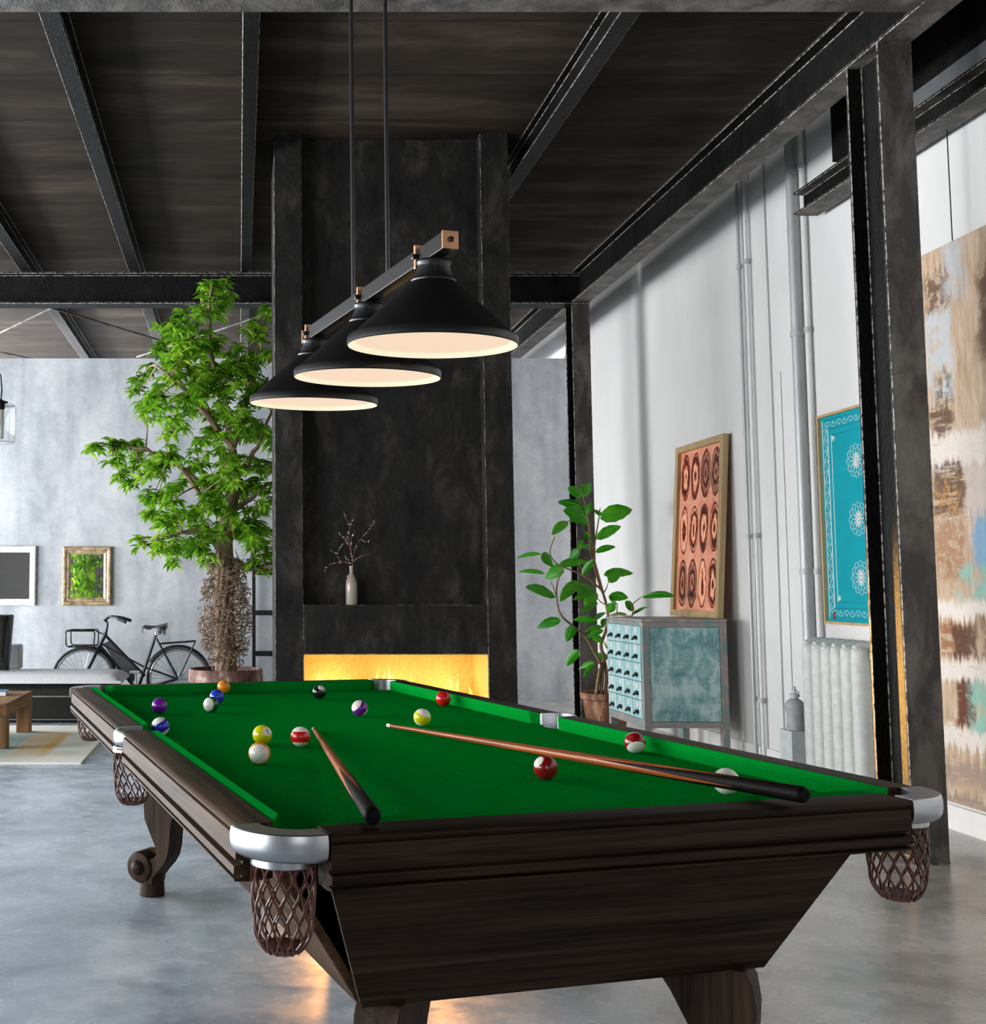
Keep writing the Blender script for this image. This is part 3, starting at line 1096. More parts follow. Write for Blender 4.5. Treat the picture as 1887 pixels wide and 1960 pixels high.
mb = MB().tube(trunk_pts, [.085, .075, .078, .075, .07, .06, .045, .03], 12)
for k in range(9):        # fused stems at the base
    a = 2 * pi * k / 9
    pts = []
    for i in range(8):
        s = i / 7
        c = trunk_pts[0].lerp(trunk_pts[4], s) if s else trunk_pts[0]
        pts.append(c + Vector((cos(a + s * 2.2) * (.072 - .015 * s), sin(a + s * 2.2) * (.072 - .015 * s), 0)))
    mb.tube(pts, [.022, .02, .02, .018, .018, .016, .014, .01], 6)
mb.build('trunk', M['bark'], tree, smooth=60)
# tangle of dry aerial roots round the trunk
mb = MB()
for k in range(620):
    zc = rt_.uniform(0.62, 1.42)
    prof = .10 + .095 * sin(pi * min(1, max(0, (zc - .55) / .95)) ** .8)
    a = rt_.uniform(0, 2 * pi)
    r = prof * rt_.uniform(.55, 1.12)
    p = Vector((cos(a) * r, sin(a) * r, zc))
    d = Vector((rt_.uniform(-1, 1), rt_.uniform(-1, 1), rt_.uniform(-.9, .7))).normalized()
    pts = [p]
    for i in range(9):
        d = (d + Vector((rt_.uniform(-1, 1), rt_.uniform(-1, 1), rt_.uniform(-1, 1))) * .75).normalized()
        q = pts[-1] + d * .02
        rr = sqrt(q.x ** 2 + q.y ** 2)
        if rr > prof * 1.2: d = (d - Vector((q.x, q.y, 0)) / rr * 1.2).normalized()
        pts.append(pts[-1] + d * .02)
    mb.tube(pts, [.0036] * 8 + [.0026, .0012], 4)
for k in range(60):
    zc = rt_.uniform(.6, 1.4)
    a = rt_.uniform(0, 2 * pi)
    r = .17 * rt_.uniform(.8, 1.15)
    mb.ball((cos(a) * r, sin(a) * r, zc), rt_.uniform(.006, .012), 6, 4)
tang = mb.build('aerial_roots', M['root'], tree, smooth=60)
tang['kind'] = 'stuff'

CL = [(402, 553, 24, .0), (428, 545, 16, .05), (384, 585, 30, -.05), (415, 592, 26, .1), (432, 572, 20, 0),
      (345, 610, 24, .1), (330, 640, 40, .0), (372, 640, 44, -.15), (310, 668, 30, .1), (345, 690, 40, -.1), (405, 660, 34, .2),
      (490, 640, 34, 0), (514, 605, 20, .1), (450, 685, 48, .15), (396, 705, 52, -.1), (330, 720, 46, .0), (500, 690, 44, -.1),
      (278, 712, 26, .05), (268, 748, 26, .1), (300, 765, 40, -.1), (360, 770, 56, .2), (430, 765, 58, -.25), (490, 755, 50, .1),
      (280, 800, 26, .1), (330, 825, 44, -.2), (395, 835, 56, .15), (460, 830, 56, -.2), (505, 830, 40, .2),
      (182, 852, 20, -.1), (215, 846, 28, .0), (248, 858, 26, .1), (225, 885, 26, -.1), (262, 880, 30, .05), (228, 912, 22, 0), (285, 905, 34, -.15), (322, 885, 36, .1),
      (250, 925, 20, .05), (370, 890, 44, .2), (430, 895, 50, -.25), (490, 895, 46, .1), (335, 935, 30, .0), (455, 945, 48, .2), (505, 950, 40, -.1), (400, 950, 46, -.2),
      (300, 985, 28, .1), (345, 985, 42, -.1), (395, 1000, 38, .2), (268, 1035, 22, .05), (300, 1030, 34, -.15), (340, 1035, 40, .1), (385, 1040, 40, -.2), (330, 1062, 30, .1),
      (440, 1015, 40, -.25), (490, 1010, 40, .15), (510, 1050, 30, .0), (405, 1072, 30, .1), (480, 1062, 32, -.15), (462, 1085, 22, .1), (512, 1085, 20, .1),
      (545, 650, 34, .0), (550, 740, 44, .1), (555, 850, 44, 0), (550, 950, 44, .1)]
rx = random.Random(21)
CL = CL + [(px + rx.gauss(0, .7) * r, py + rx.gauss(0, .6) * r, r * .7, dy + rx.uniform(-.3, .3)) for q_ in (0, 1) for (px, py, r, dy) in CL if r >= (34, 40)[q_] and px < 520]
fo = MB()
br = MB()
hub = {0: trunk_pts[4], 1: trunk_pts[5], 2: trunk_pts[6], 3: trunk_pts[7]}
nodes = [trunk_pts[5], trunk_pts[6], trunk_pts[7]]
mains = [((446, 860), (430, 760), (405, 680), (398, 600), (405, 550)), ((436, 985), (390, 930), (340, 890), (280, 860), (200, 850)),
         ((446, 930), (480, 880), (505, 830), (530, 760)), ((446, 860), (400, 800), (350, 740), (300, 700)), ((429, 1040), (395, 1015), (350, 1020), (290, 1035)),
         ((446, 860), (470, 780), (488, 690), (505, 620)), ((436, 985), (395, 965), (350, 900), (310, 830)), ((429, 1060), (470, 1090), (520, 1085), (560, 1090)),
         ((436, 985), (470, 960), (510, 930), (550, 900)), ((400, 800), (370, 720), (340, 650)), ((429, 1050), (418, 1075), (400, 1060), (380, 1050))]
branch_nodes = []
for mpx in mains:
    dy0 = rt_.uniform(-.25, .25)
    pts = []
    for i, (a, b) in enumerate(mpx):
        pts.append(tat(a, b, dy0 * i / len(mpx)))
    # refine
    fine = []
    for i in range(len(pts) - 1):
        for k in range(4):
            s = k / 4
            fine.append(pts[i].lerp(pts[i + 1], s) + Vector((rt_.uniform(-1, 1), rt_.uniform(-1, 1), rt_.uniform(-1, 1))) * .012)
    fine.append(pts[-1])
    n = len(fine)
    br.tube(fine, [.026 * (1 - i / n) + .006 for i in range(n)], 6)
    branch_nodes += fine[3:]
for (px, py, r, dy) in CL:
    c = tat(px, py, dy)
    R = r / FPX * TY
    # link the cluster to the nearest branch node
    nn = min(branch_nodes, key=lambda q: (q - c).length)
    if (nn - c).length > .03:
        mid = nn.lerp(c, .5) + Vector((rt_.uniform(-.03, .03), rt_.uniform(-.03, .03), rt_.uniform(-.02, .04)))
        br.tube([nn, mid, c], [.008, .006, .003], 5)
    ntw = max(4, int(r / 5.5))
    for k in range(ntw):
        q = Vector((rt_.gauss(0, .5), rt_.gauss(0, .6), rt_.gauss(0, .5)))
        if q.length > 1: q.normalize()
        tip = c + q * R * .85
        br.tube([c, c.lerp(tip, .6) + Vector((0, 0, .015)), tip], [.003, .0025, .0012], 4)
        for j in range(rt_.randint(14, 18)):
            a = rt_.uniform(0, 2 * pi)
            d = Vector((cos(a), sin(a) * .8, rt_.uniform(-.35, .6)))
            L = rt_.uniform(.065, .112)
            b0 = tip + q * rt_.uniform(-.04, .01) + Vector((0, 0, rt_.uniform(-.01, .02)))
            leaf(fo, b0, d, L, L * rt_.uniform(.32, .42), rt_.uniform(.25, .7), roll=rt_.uniform(-.7, .7))
br.build('branches', M['bark'], tree, smooth=60)
fol = fo.build('foliage', M['tree_leaf'], tree, smooth=180)

# ------------------------------------------------------------------ leafy plant by the cabinet
PY = 9.1
pp = Vector((2.985, PY, 0))
plant = thing('potted_plant', 'broad-leaved potted plant between the rear column and the drawer cabinet', 'plant', pp)
MB().lathe([(0, 0), (.135, 0), (.14, .01), (.185, .29), (.192, .295), (.203, .30), (.206, .345), (.20, .35), (.19, .348), (.186, .315), (0, .315)], 40).build('pot', M['terracotta_plant'], plant, smooth=40)
MB().lathe([(.187, .318), (.1, .33), (0, .333)], 32).build('soil', M['soil'], plant, smooth=60)
def pz(zx, zy, dy=0.0):
    return at(960 + zx / 3.63, 880 + zy / 3.63, PY + dy) - pp
st = MB()
def stem(pts, r0, r1):
    P = [pz(*p) for p in pts]
    n = len(P)
    fine = []
    for i in range(n - 1):       # Catmull-Rom
        p0, p1, p2, p3 = P[max(i - 1, 0)], P[i], P[i + 1], P[min(i + 2, n - 1)]
        for k in range(5):
            s = k / 5
            fine.append(.5 * ((2 * p1) + (p2 - p0) * s + (2 * p0 - 5 * p1 + 4 * p2 - p3) * s * s + (3 * p1 - p0 - 3 * p2 + p3) * s ** 3))
    fine.append(P[-1])
    m = len(fine)
    st.tube(fine, [r0 + (r1 - r0) * i / (m - 1) for i in range(m)], 7)
stem([(690, 1630), (700, 1500), (690, 1420), (640, 1330), (590, 1240), (500, 1160), (410, 1075), (383, 960), (388, 850), (425, 770)], .016, .005)
stem([(660, 1625), (680, 1480), (712, 1390), (690, 1290), (722, 1190), (738, 1080), (705, 930), (655, 870), (560, 800), (440, 750), (372, 712), (335, 640), (370, 535)], .017, .004)
stem([(720, 1630), (728, 1500), (712, 1390)], .016, .014)
stem([(705, 930), (665, 780), (630, 640), (612, 480), (590, 360), (565, 250)], .011, .004)
stem([(640, 680), (650, 560), (672, 430), (684, 335)], .008, .004)
stem([(690, 900), (640, 740), (615, 600), (600, 420)], .008, .004)
stem([(738, 1080), (800, 1075, -.2), (905, 1085, -.4), (905, 1020, -.42), (930, 985, -.43), (972, 955, -.45)], .007, .003)
stem([(800, 1085), (802, 1040), (803, 1000)], .005, .004)
stem([(705, 930), (725, 900), (742, 850)], .006, .003)
stem([(735, 1010), (690, 990), (662, 955)], .005, .003)
stem([(383, 960), (360, 890), (340, 840)], .005, .003)
stem([(610, 1290), (570, 1295), (530, 1320)], .005, .003)
stem([(690, 1420), (650, 1405), (640, 1410)], .004, .003)
stem([(640, 860), (590, 800), (545, 740), (540, 690)], .006, .003)
st.build('stems', simple('plant_stem', srgb(134, 108, 76), 0.7, 0, 0.25, 30), plant, smooth=60)
LV = [((565, 255), (462, 188), 90), ((565, 258), (614, 160), 74), ((592, 345), (386, 292), 84), ((600, 372), (622, 292), 46), ((618, 446), (426, 348), 104), ((620, 380), (440, 335), 50),
      ((462, 428), (348, 524), 66), ((604, 440), (462, 424), 44), ((684, 410), (908, 345), 132), ((690, 390), (645, 345), 40), ((655, 552), (830, 462), 80), ((580, 500), (630, 560), 56),
      ((545, 628), (562, 556), 44), ((540, 628), (470, 690), 66), ((648, 642), (792, 605), 52), ((560, 612), (655, 618), 50), ((275, 655), (98, 688), 34), ((280, 650), (360, 745), 82),
      ((300, 792), (112, 780), 36), ((432, 748), (302, 828), 96), ((395, 735), (602, 712), 70), ((378, 955), (164, 884), 84), ((545, 842), (404, 988), 82), ((480, 898), (645, 902), 74),
      ((500, 975), (650, 918), 42), ((658, 918), (578, 1024), 84), ((708, 800), (916, 790), 76), ((742, 852), (825, 780), 70), ((742, 945), (880, 962), 82), ((800, 1000), (745, 960), 60),
      ((976, 952), (1202, 952), 72), ((908, 1078), (1018, 1026), 78), ((922, 1046), (858, 985), 64), ((742, 1064), (782, 1000), 62), ((412, 1115), (244, 1170), 74), ((500, 1150), (452, 1265), 70),
      ((660, 1122), (496, 1112), 56), ((702, 1158), (578, 1195), 38), ((706, 1182), (588, 1244), 50), ((700, 1262), (622, 1222), 60), ((532, 1320), (448, 1434), 66), ((645, 1408), (534, 1456), 40),
      ((645, 1420), (568, 1512), 40), ((728, 1392), (668, 1340), 76), ((722, 1100), (704, 1172), 50), ((760, 1082), (872, 1074), 28), ((668, 992), (555, 1068), 46), ((560, 800), (640, 690), 50),
      ((640, 1120), (725, 1062), 34), ((735, 1310), (712, 1270), 40)]
mbl = MB()
mid = MB()
rp = random.Random(5)
for b, tpx, w in LV:
    dyb = rp.uniform(-.08, .08)
    dyt = dyb + rp.uniform(-.10, .10)
    if tpx[0] > 1010:
        dyb, dyt = -.45, -.72
    elif b[0] > 860: dyb, dyt = -.4, -.42
    B, T = pz(b[0], b[1], dyb), pz(tpx[0], tpx[1], dyt)
    d = (T - B)
    L = d.length
    d.normalize()
    W = w / 3.63 / FPX * PY
    horiz = abs(d.z) < .75
    nrm = Vector((0, -1, 0)) * 1.0 + Vector((0, 0, .55))
    s = d.cross(nrm).normalized()
    n = s.cross(d).normalized()
    ns = 8
    vs = []
    arch = .14 * L if horiz else .05 * L
    for i in range(ns + 1):
        x = i / ns
        c = B + d * (L * x) + Vector((0, 0, arch * 4 * x * (1 - x) * .6))
        ww = W / 2 * sin(pi * (x ** .85 * .96 + .03)) ** .75
        jag = 1 + (.05 if i % 2 else -.03)
        if i in (0, ns): ww = .001
        vs += [c - s * ww * jag - n * .25 * ww, c - s * ww * .5 - n * .02 * ww, c, c + s * ww * .5 - n * .02 * ww, c + s * ww * jag - n * .25 * ww]
    mid.tube([vs[5 * i + 2] + n * .0015 for i in range(ns + 1)], [.0028 * (1 - .7 * i / ns) for i in range(ns + 1)], 4)
    fs = []
    for i in range(ns):
        for k in range(4):
            a = 5 * i + k
            fs.append((a, a + 1, a + 6, a + 5))
    mbl.add(vs, fs)
nlf = len(mbl.f)
mbl.add(mid.v, mid.f)
first_vein = tuple(mid.v[0])
mbl.build('leaves', M['plant_leaf'], plant, smooth=180, extra=simple('pale_leaf_vein', srgb(120, 176, 70), .5), pick=lambda p: p.index >= nlf)

# a second leafy plant at the left, out of the frame, that the gilt mirror reflects
vine = thing('potted_plant', 'leafy plant reflected in the gold-framed mirror', 'plant', (-2.18, 7.9, .0125))
MB().lathe([(0, 0), (.15, 0), (.2, .32), (.21, .34), (.19, .33), (0, .30)], 32).build('pot', M['terracotta'], vine, smooth=40)
mb, ms = MB(), MB()
for k in range(9):
    a = rp.uniform(0, 6.28)
    pts = [Vector((cos(a) * .05, sin(a) * .05, .22 + rp.uniform(0, .14)))]
    for i in range(9):
        pts.append(pts[-1] + Vector((rp.uniform(-.045, .045) + cos(a) * .02, rp.uniform(-.045, .045) + sin(a) * .02, rp.uniform(.12, .2))))
    ms.tube(pts, [.008] * 9 + [.003], 6)
    for p in pts[1:]:
        for j in range(5):
            b = rp.uniform(0, 6.28)
            L = rp.uniform(.10, .17)
            leaf(mb, p + Vector((0, 0, rp.uniform(-.06, .06))), Vector((cos(b), sin(b), rp.uniform(-.6, .5))), L, L * .55, .5, roll=rp.uniform(-.9, .9))
ms.build('stems', M['bark'], vine, smooth=60)
mb.build('leaves', M['tree_leaf'], vine, smooth=180)

# ------------------------------------------------------------------ bottle with twigs in the niche
bx = Vector((.718, Y0 + .052, zn))
vase = thing('bottle_vase', 'beige glass bottle with dry budding twigs in the black niche', 'vase', bx)
t = NT('frosted_beige_glass')
t.set(base=srgb(196, 182, 164), rough=0.12, trans=0.35, ior=1.45, spec=0.6)
M['bottle'] = t.m
MB().lathe([(0, 0.0005), (.033, .0005), (.0365, .006), (.0365, .130), (.034, .150), (.026, .172), (.015, .192), (.0115, .205), (.0115, .236), (.0135, .238), (.0135, .246), (.0095, .246), (.0095, .20)], 32).build('bottle', M['bottle'], vase, smooth=40)
MB().bar((-.012, -.008, .19), (-.030, -.014, .178), .016, .002).build('paper_label', M['white_plain'], vase)
tw, bu = MB(), MB()
def vz(zx, zy):   # zoom frame (480,920) scale 3.494
    return at(480 + zx / 3.494, 920 + zy / 3.494, Y0 + .05) - bx
TW = [[(678, 600), (680, 540), (665, 440), (672, 380), (692, 335)], [(680, 540), (655, 400), (660, 300), (640, 260), (620, 215)], [(660, 300), (685, 250)],
      [(682, 530), (700, 440), (745, 380), (800, 310), (828, 268)], [(745, 400), (780, 410), (803, 392)], [(682, 545), (720, 512), (803, 488)],
      [(680, 560), (640, 545), (585, 550), (530, 553), (490, 605)], [(600, 548), (575, 490), (600, 440), (640, 392), (655, 340)], [(575, 490), (535, 468)], [(640, 385), (610, 375), (590, 350)],
      [(660, 540), (635, 520), (632, 490)], [(682, 530), (668, 470), (640, 400)]]
rw = random.Random(4)
for path in TW:
    P = []
    for i, q in enumerate(path):
        p = vz(*q)
        p.y += rw.uniform(-.012, .006) * i
        P.append(p)
    tw.tube(P, [.0022 - .0012 * i / len(P) for i in range(len(P))], 5)
    for i in range(len(P) - 1):
        for k in range(3):
            c = P[i].lerp(P[i + 1], rw.random())
            bu.ball(c + Vector((rw.uniform(-1, 1), rw.uniform(-1, 1), rw.uniform(-1, 1))) * .004, rw.uniform(.0025, .0045), 6, 4)
tw.build('twigs', simple('twig_brown', srgb(110, 82, 64), 0.8), vase, smooth=60)
bu.build('buds', simple('pale_buds', srgb(228, 210, 196), 0.8), vase, smooth=180)['kind'] = 'stuff'

# ------------------------------------------------------------------ mirrors
t = NT('mirror_glass')
t.set(base=(0.86, 0.87, 0.87), metal=1.0, rough=0.02)
M['mirror'] = t.m
t = NT('aged_gilt_wood')
f = t.noise(t.coord('Object'), 16, 6, 0.7)
t.set(base=t.ramp(f, [(0.35, srgb(112, 92, 66)), (0.65, srgb(190, 166, 130))]), rough=0.45, metal=0.15)
t.bump(f, .3, .004)
M['gilt'] = t.m
t = NT('carved_white_frame')
f = t.noise(t.coord('Object'), 55, 3, 0.6)
t.set(base=t.ramp(f, [(0.35, srgb(176, 176, 176)), (0.6, srgb(232, 231, 229))]), rough=0.5)
t.bump(f, 1.0, .008)
M['carved'] = t.m
def frame_mesh(w, h, prof):
    """mitred frame; prof: (inset from the outer edge, depth towards the room)"""
    mb = MB()
    k = len(prof)
    vs = []
    for (sx, sz) in ((-1, -1), (1, -1), (1, 1), (-1, 1)):
        for ins, dep in prof:
            vs.append((sx * (w / 2 - ins), -dep, sz * (h / 2 - ins)))
    fs = []
    for c in range(4):
        c2 = (c + 1) % 4
        for q in range(k):
            q2 = (q + 1) % k
            fs.append((c * k + q, c2 * k + q, c2 * k + q2, c * k + q2))
    return mb.add(vs, fs)
YW = 11.893
def mirror_obj(cx, cz, w, h, fm, prof, ins, label, rotz=0.0):
    r = thing('wall_mirror', label, 'mirror', (cx, YW, cz), rotz, 'mirrors on the grey wall')
    frame_mesh(w, h, prof).build('frame', fm, r, smooth=30)
    MB().box(-w / 2 + ins, w / 2 - ins, -.014, -.008, -h / 2 + ins, h / 2 - ins).build('glass', M['mirror'], r)
mirror_obj(-1.623, 1.319, .52, .628, M['gilt'], [(0, 0), (0, .03), (.012, .042), (.03, .040), (.045, .028), (.062, .030), (.082, .018), (.088, .0)], .08,
           'gold-framed mirror reflecting green leaves', 0)
mirror_obj(-2.43, 1.322, .52, .634, M['carved'], [(0, 0), (0, .026), (.01, .036), (.03, .034), (.042, .022), (.068, .016), (.072, 0)], .066,
           'white carved frame mirror with dark glass at the left edge')

# ------------------------------------------------------------------ ladder
lad = thing('ladder', 'black metal ladder leaning behind the tree against the grey wall', 'ladder', (.42, 11.82, 0))
for i, x in enumerate((-.26, .26)):
    MB().box(x - .018, x + .018, -.02, .02, 0, 2.02).build('rail', M['steel_beam'], lad, bevel=.003)
for k in range(5):
    z = .10 + .436 * k if k else .10
    zz = at(500, (1333, 1251, 1173, 1096, 1018)[k], 11.8).z
    MB().box(-.244, .244, -.03, .03, zz - .026, zz + .026).build('rung', M['steel_beam'], lad, bevel=.003)

# ------------------------------------------------------------------ bicycle
BY = 10.9
b0 = at(341, 1299, BY)
WR = b0.z
bike = thing('bicycle', 'black town bicycle with front carrier standing before the grey wall', 'bicycle', (b0.x, BY, 0))
def bz(zx, zy, dy=0.0):    # zoom (0,680) scale 3.0625
    return at(zx / 3.0625, 680 + zy / 3.0625, BY + 0.0) - Vector((b0.x, BY - dy, 0))
TYRE = simple('grey_black_tyre', srgb(70, 72, 75), .7, 0, .2, 30)
def wheel(cx, label):
    c = Vector((cx, 0, WR))
    T = MB()
    R = WR - .013
    pts = [c + Vector((cos(a) * R, 0, sin(a) * R)) for a in [2 * pi * i / 56 for i in range(56)]]
    w = T.tube(pts, .013, 8, closed=True).build('wheel', TYRE, bike, smooth=60)
    R2 = WR - .036
    pts = [c + Vector((cos(a) * R2, 0, sin(a) * R2)) for a in [2 * pi * i / 56 for i in range(56)]]
    MB().tube(pts, .012, 8, closed=True).build('rim', M['chrome'], w, smooth=60)
    sp = MB()
    for k in range(32):
        a = 2 * pi * k / 32
        s = 1 if k % 2 else -1
        b = a + .5 * (1 if (k // 2) % 2 else -1)
        sp.tube([c + Vector((cos(b) * .022, .022 * s, sin(b) * .022)), c + Vector((cos(a) * R2, 0, sin(a) * R2))], .0019, 4)
    sp.build('spokes', M['chrome'], w)
    MB().tube([c + Vector((0, -.045, 0)), c + Vector((0, .045, 0))], .016, 12).build('hub', M['chrome'], w, smooth=40)
    return c
rear = wheel(0.0, '')
fx = bz(490, 1900).x
front = wheel(fx, '')
fr = MB()
headT, headB = bz(622, 1628), bz(583, 1705)
seatT, bb = bz(913, 1640), bz(806, 1965)
fr.tube([headT, headB], .019, 10)
fr.tube([headB + Vector((0, 0, .01)), bb], .016, 10)
fr.tube([headT - Vector((0, 0, .03)), bz(812, 1842), bz(850, 1880)], .014, 10)
fr.tube([bz(590, 1690), bz(850, 1830), rear + Vector((0, -.03, 0))], .009, 8)
fr.tube([seatT, bb], .016, 10)
for s in (-1, 1):
    fr.tube([seatT - Vector((0, 0, .02)), rear + Vector((0, .04 * s, 0))], .009, 8)
    fr.tube([bb, rear + Vector((0, .04 * s, 0))], .010, 8)
fr.build('frame', M['black_paint'], bike, smooth=50)
fk = MB()
for s in (-1, 1):
    fk.tube([headB, headB + Vector((-.01, .035 * s, -.03)), front.lerp(headB, .35) + Vector((0, .04 * s, 0)), front + Vector((0, .04 * s, 0))], [.014, .014, .013, .009], 8)
fk.build('fork', M['black_paint'], bike, smooth=50)
# plate between the tubes
q = [bz(604, 1690), bz(645, 1672), bz(812, 1842), bz(782, 1918), bz(700, 1838)]
vs = [p + Vector((0, -.006, 0)) for p in q] + [p + Vector((0, .006, 0)) for p in q]
MB().add(vs, [(0, 1, 2, 3, 4), (9, 8, 7, 6, 5)] + [(i, (i + 1) % 5, 5 + (i + 1) % 5, 5 + i) for i in range(5)]).build('frame_plate', simple('dark_grey_hammered_plate', srgb(66, 68, 72), 0.5, 0.3, 0.2, 40, 0.5, 80), bike)
hb = MB()
stt = bz(630, 1568)
hb.tube([headT, stt], .013, 8)
hb.tube([stt, bz(612, 1552), bz(640, 1532, -.05), bz(690, 1534, -.18), bz(750, 1558, -.24)], .011, 8)
hb.tube([stt, bz(622, 1548), bz(650, 1530, .05), bz(690, 1536, .16), bz(742, 1552, .24)], .011, 8)
hb.build('handlebar', M['black_paint'], bike, smooth=60)
for s in (-1, 1):
    a, b = bz(705, 1542, .20 * s), bz(752, 1560, .25 * s)
    MB().tube([a, b], .016, 8).build('grip', M['rubber'], bike, smooth=60)
sa = bz(905, 1600)
mb = MB()
prof = [(835, 1600, .03), (850, 1588, .045), (880, 1592, .07), (920, 1592, .11), (955, 1582, .13), (980, 1575, .12)]
vs, fs = [], []
for (zx, zy, w) in prof:
    p = bz(zx, zy)
    for (oy, oz) in ((-w, -.045), (-w, -.008), (-w * .6, .010), (0, .014), (w * .6, .010), (w, -.008), (w, -.045), (0, -.035)):
        vs.append(p + Vector((0, oy, oz)))
for i in range(len(prof) - 1):
    for k in range(8):
        k2 = (k + 1) % 8
        fs.append((i * 8 + k, i * 8 + k2, i * 8 + 8 + k2, i * 8 + 8 + k))
fs.append(tuple(range(8)))
fs.append(tuple(range(len(vs) - 1, len(vs) - 9, -1)))
sd = mb.add(vs, fs).build('saddle', M['leather'], bike, smooth=60)
sp = MB()
for s in (-.05, .05):
    for (zx) in (935, 962):
        c = bz(zx, 1622, s)
        sp.tube([c + Vector((cos(a) * .014, sin(a) * .014, -.03 + .06 * a / (12 * pi))) for a in [i * pi / 4 for i in range(48)]], .003, 5)
    sp.tube([bz(860, 1612, s), bz(970, 1625, s)], .006, 6)
sp.tube([bz(862, 1618), bz(862, 1602)], .012, 8)
sp.build('saddle_springs', M['chrome'], sd, smooth=60)
MB().tube([seatT - Vector((0, 0, .05)), bz(917, 1612)], .012, 8).build('seat_post', M['chrome'], bike, smooth=60)
rk = MB()
for s in (-.06, .06):
    rk.tube([bz(942, 1690, s), bz(1145, 1675, s)], .007, 8)
    rk.tube([bz(1145, 1675, s), rear + Vector((.02, s * .8, .03))], .007, 8)
for u in (.0, .33, .66, 1):
    a = bz(942, 1690, -.06).lerp(bz(1145, 1675, -.06), u)
    rk.tube([a, a + Vector((0, .12, 0))], .006, 6)
rk.build('rear_rack', M['black_paint'], bike, smooth=60)
cr = MB()
for s in (-.16, .16):
    loop = []
    for (zx, zy) in ((405, 1612), (560, 1612), (567, 1625), (562, 1695), (550, 1704), (415, 1704), (402, 1692), (400, 1622)):
        loop.append(bz(zx, zy, s))
    cr.tube(loop, .0075, 8, closed=True)
for (zx, zy) in ((403, 1612), (563, 1612), (552, 1704), (412, 1704), (480, 1612), (480, 1704)):
    cr.tube([bz(zx, zy, -.16), bz(zx, zy, .16)], .0065, 8)
cr.tube([bz(563, 1618), headT - Vector((0, 0, .02))], .006, 6)
cr.tube([bz(556, 1700), headB], .006, 6)
cr.build('front_carrier', M['black_paint'], bike, smooth=60)
for (c, a0, a1) in ((front, -10, 105), (rear, 20, 150)):
    R = WR + .016
    vs, fs = [], []
    n = 20
    for i in range(n + 1):
        a = radians(a0 + (a1 - a0) * i / n)
        for (oy, dr) in ((-.03, -.014), (-.018, 0), (0, .003), (.018, 0), (.03, -.014), (.018, -.004), (0, -.001), (-.018, -.004)):
            vs.append(c + Vector((cos(a) * (R + dr), oy, sin(a) * (R + dr))))
    for i in range(n):
        for k in range(8):
            k2 = (k + 1) % 8
            fs.append((i * 8 + k, i * 8 + k2, i * 8 + 8 + k2, i * 8 + 8 + k))
    MB().add(vs, fs).build('mudguard', M['black_paint'], bike, smooth=50)
# crank and pedals
ck = MB()
pd = bz(797, 1852, -.13)
ck.tube([bb + Vector((0, -.07, 0)), bz(800, 1862, -.09)], .009, 8)
ck.tube([bb + Vector((0, .07, 0)), bb * 2 - bz(800, 1862) + Vector((0, .09, .18))], .009, 8)
ck.tube([bb + Vector((0, -.08, 0)), bb + Vector((0, .08, 0))], .016, 10)
ck.build('crank', M['white_plain'], bike, smooth=60)
MB().box(pd.x - .045, pd.x + .045, -.18, -.09, pd.z - .01, pd.z + .012).build('pedal', M['white_plain'], bike, bevel=.003)
MB().tube([bb + Vector((0, .05, -.02)), Vector((bb.x + .12, .16, .008))], .008, 8).build('kickstand', M['black_paint'], bike, smooth=60)

# ------------------------------------------------------------------ daybed at the left
sofa = thing('daybed', 'low black leather daybed with grey seat cushion by the bicycle', 'daybed', (-1.06, 9.94, 0))
MB().box(-1.75, 0, .03, .72, 0.0, .03).build('plinth', M['dark_plinth'], sofa)
MB().box(-1.8, 0, 0, .76, .03, .235).build('base', M['leather'], sofa, bevel=.008)
MB().box(-1.8, .002, -.004, .0, .228, .240).build('metal_strip', M['chrome'], sofa)
MB().box(-1.8, .002, -.004, .0, .028, .034).build('metal_strip', M['chrome'], sofa)
def pillow(x0, x1, y0, y1, z0, z1, puff, nx=36, ny=18):
    mb = MB()
    top, bot = [], []
    vs, fs = [], []
    for j in range(ny + 1):
        for i in range(nx + 1):
            u, v = i / nx * 2 - 1, j / ny * 2 - 1
            e = (1 - abs(u) ** 16) * (1 - abs(v) ** 8)
            x = x0 + (x1 - x0) * i / nx
            y = y0 + (y1 - y0) * j / ny
            vs.append((x, y, z1 - puff + puff * max(0, e) ** .5))
    b = len(vs)
    for j in range(ny + 1):
        for i in range(nx + 1):
            vs.append((x0 + (x1 - x0) * i / nx, y0 + (y1 - y0) * j / ny, z0))
    w = nx + 1
    for j in range(ny):
        for i in range(nx):
            a = j * w + i
            fs.append((a, a + 1, a + w + 1, a + w))
            fs.append((b + a, b + a + w, b + a + w + 1, b + a + 1))
    for i in range(nx):
        fs.append((i, b + i, b + i + 1, i + 1))
        a = ny * w + i
        fs.append((a, a + 1, b + a + 1, b + a))
    for j in range(ny):
        a = j * w
        fs.append((a, a + w, b + a + w, b + a))
        a = j * w + nx
        fs.append((a, b + a, b + a + w, a + w))
    return mb.add(vs, fs)
pillow(-1.8, -.005, -.012, .40, .2405, .345, .05).build('front_cushion', M['leather'], sofa, smooth=60)
pillow(-1.8, .01, .0, .77, .3455, .430, .06).build('seat_cushion', M['grey_fabric'], sofa, smooth=60)
MB().box(-1.8, -1.005, .60, .76, .426, .66).build('backrest', M['grey_fabric'], sofa, bevel=.02)
cu = MB()
p = pillow(-.30, .30, -.26, .26, -.02, .12, .1)
o = p.build('cushion', M['leather'], None, smooth=60)
o.location = (-2.415, 10.38, .69)
o.rotation_euler = (radians(74), 0, radians(-3))
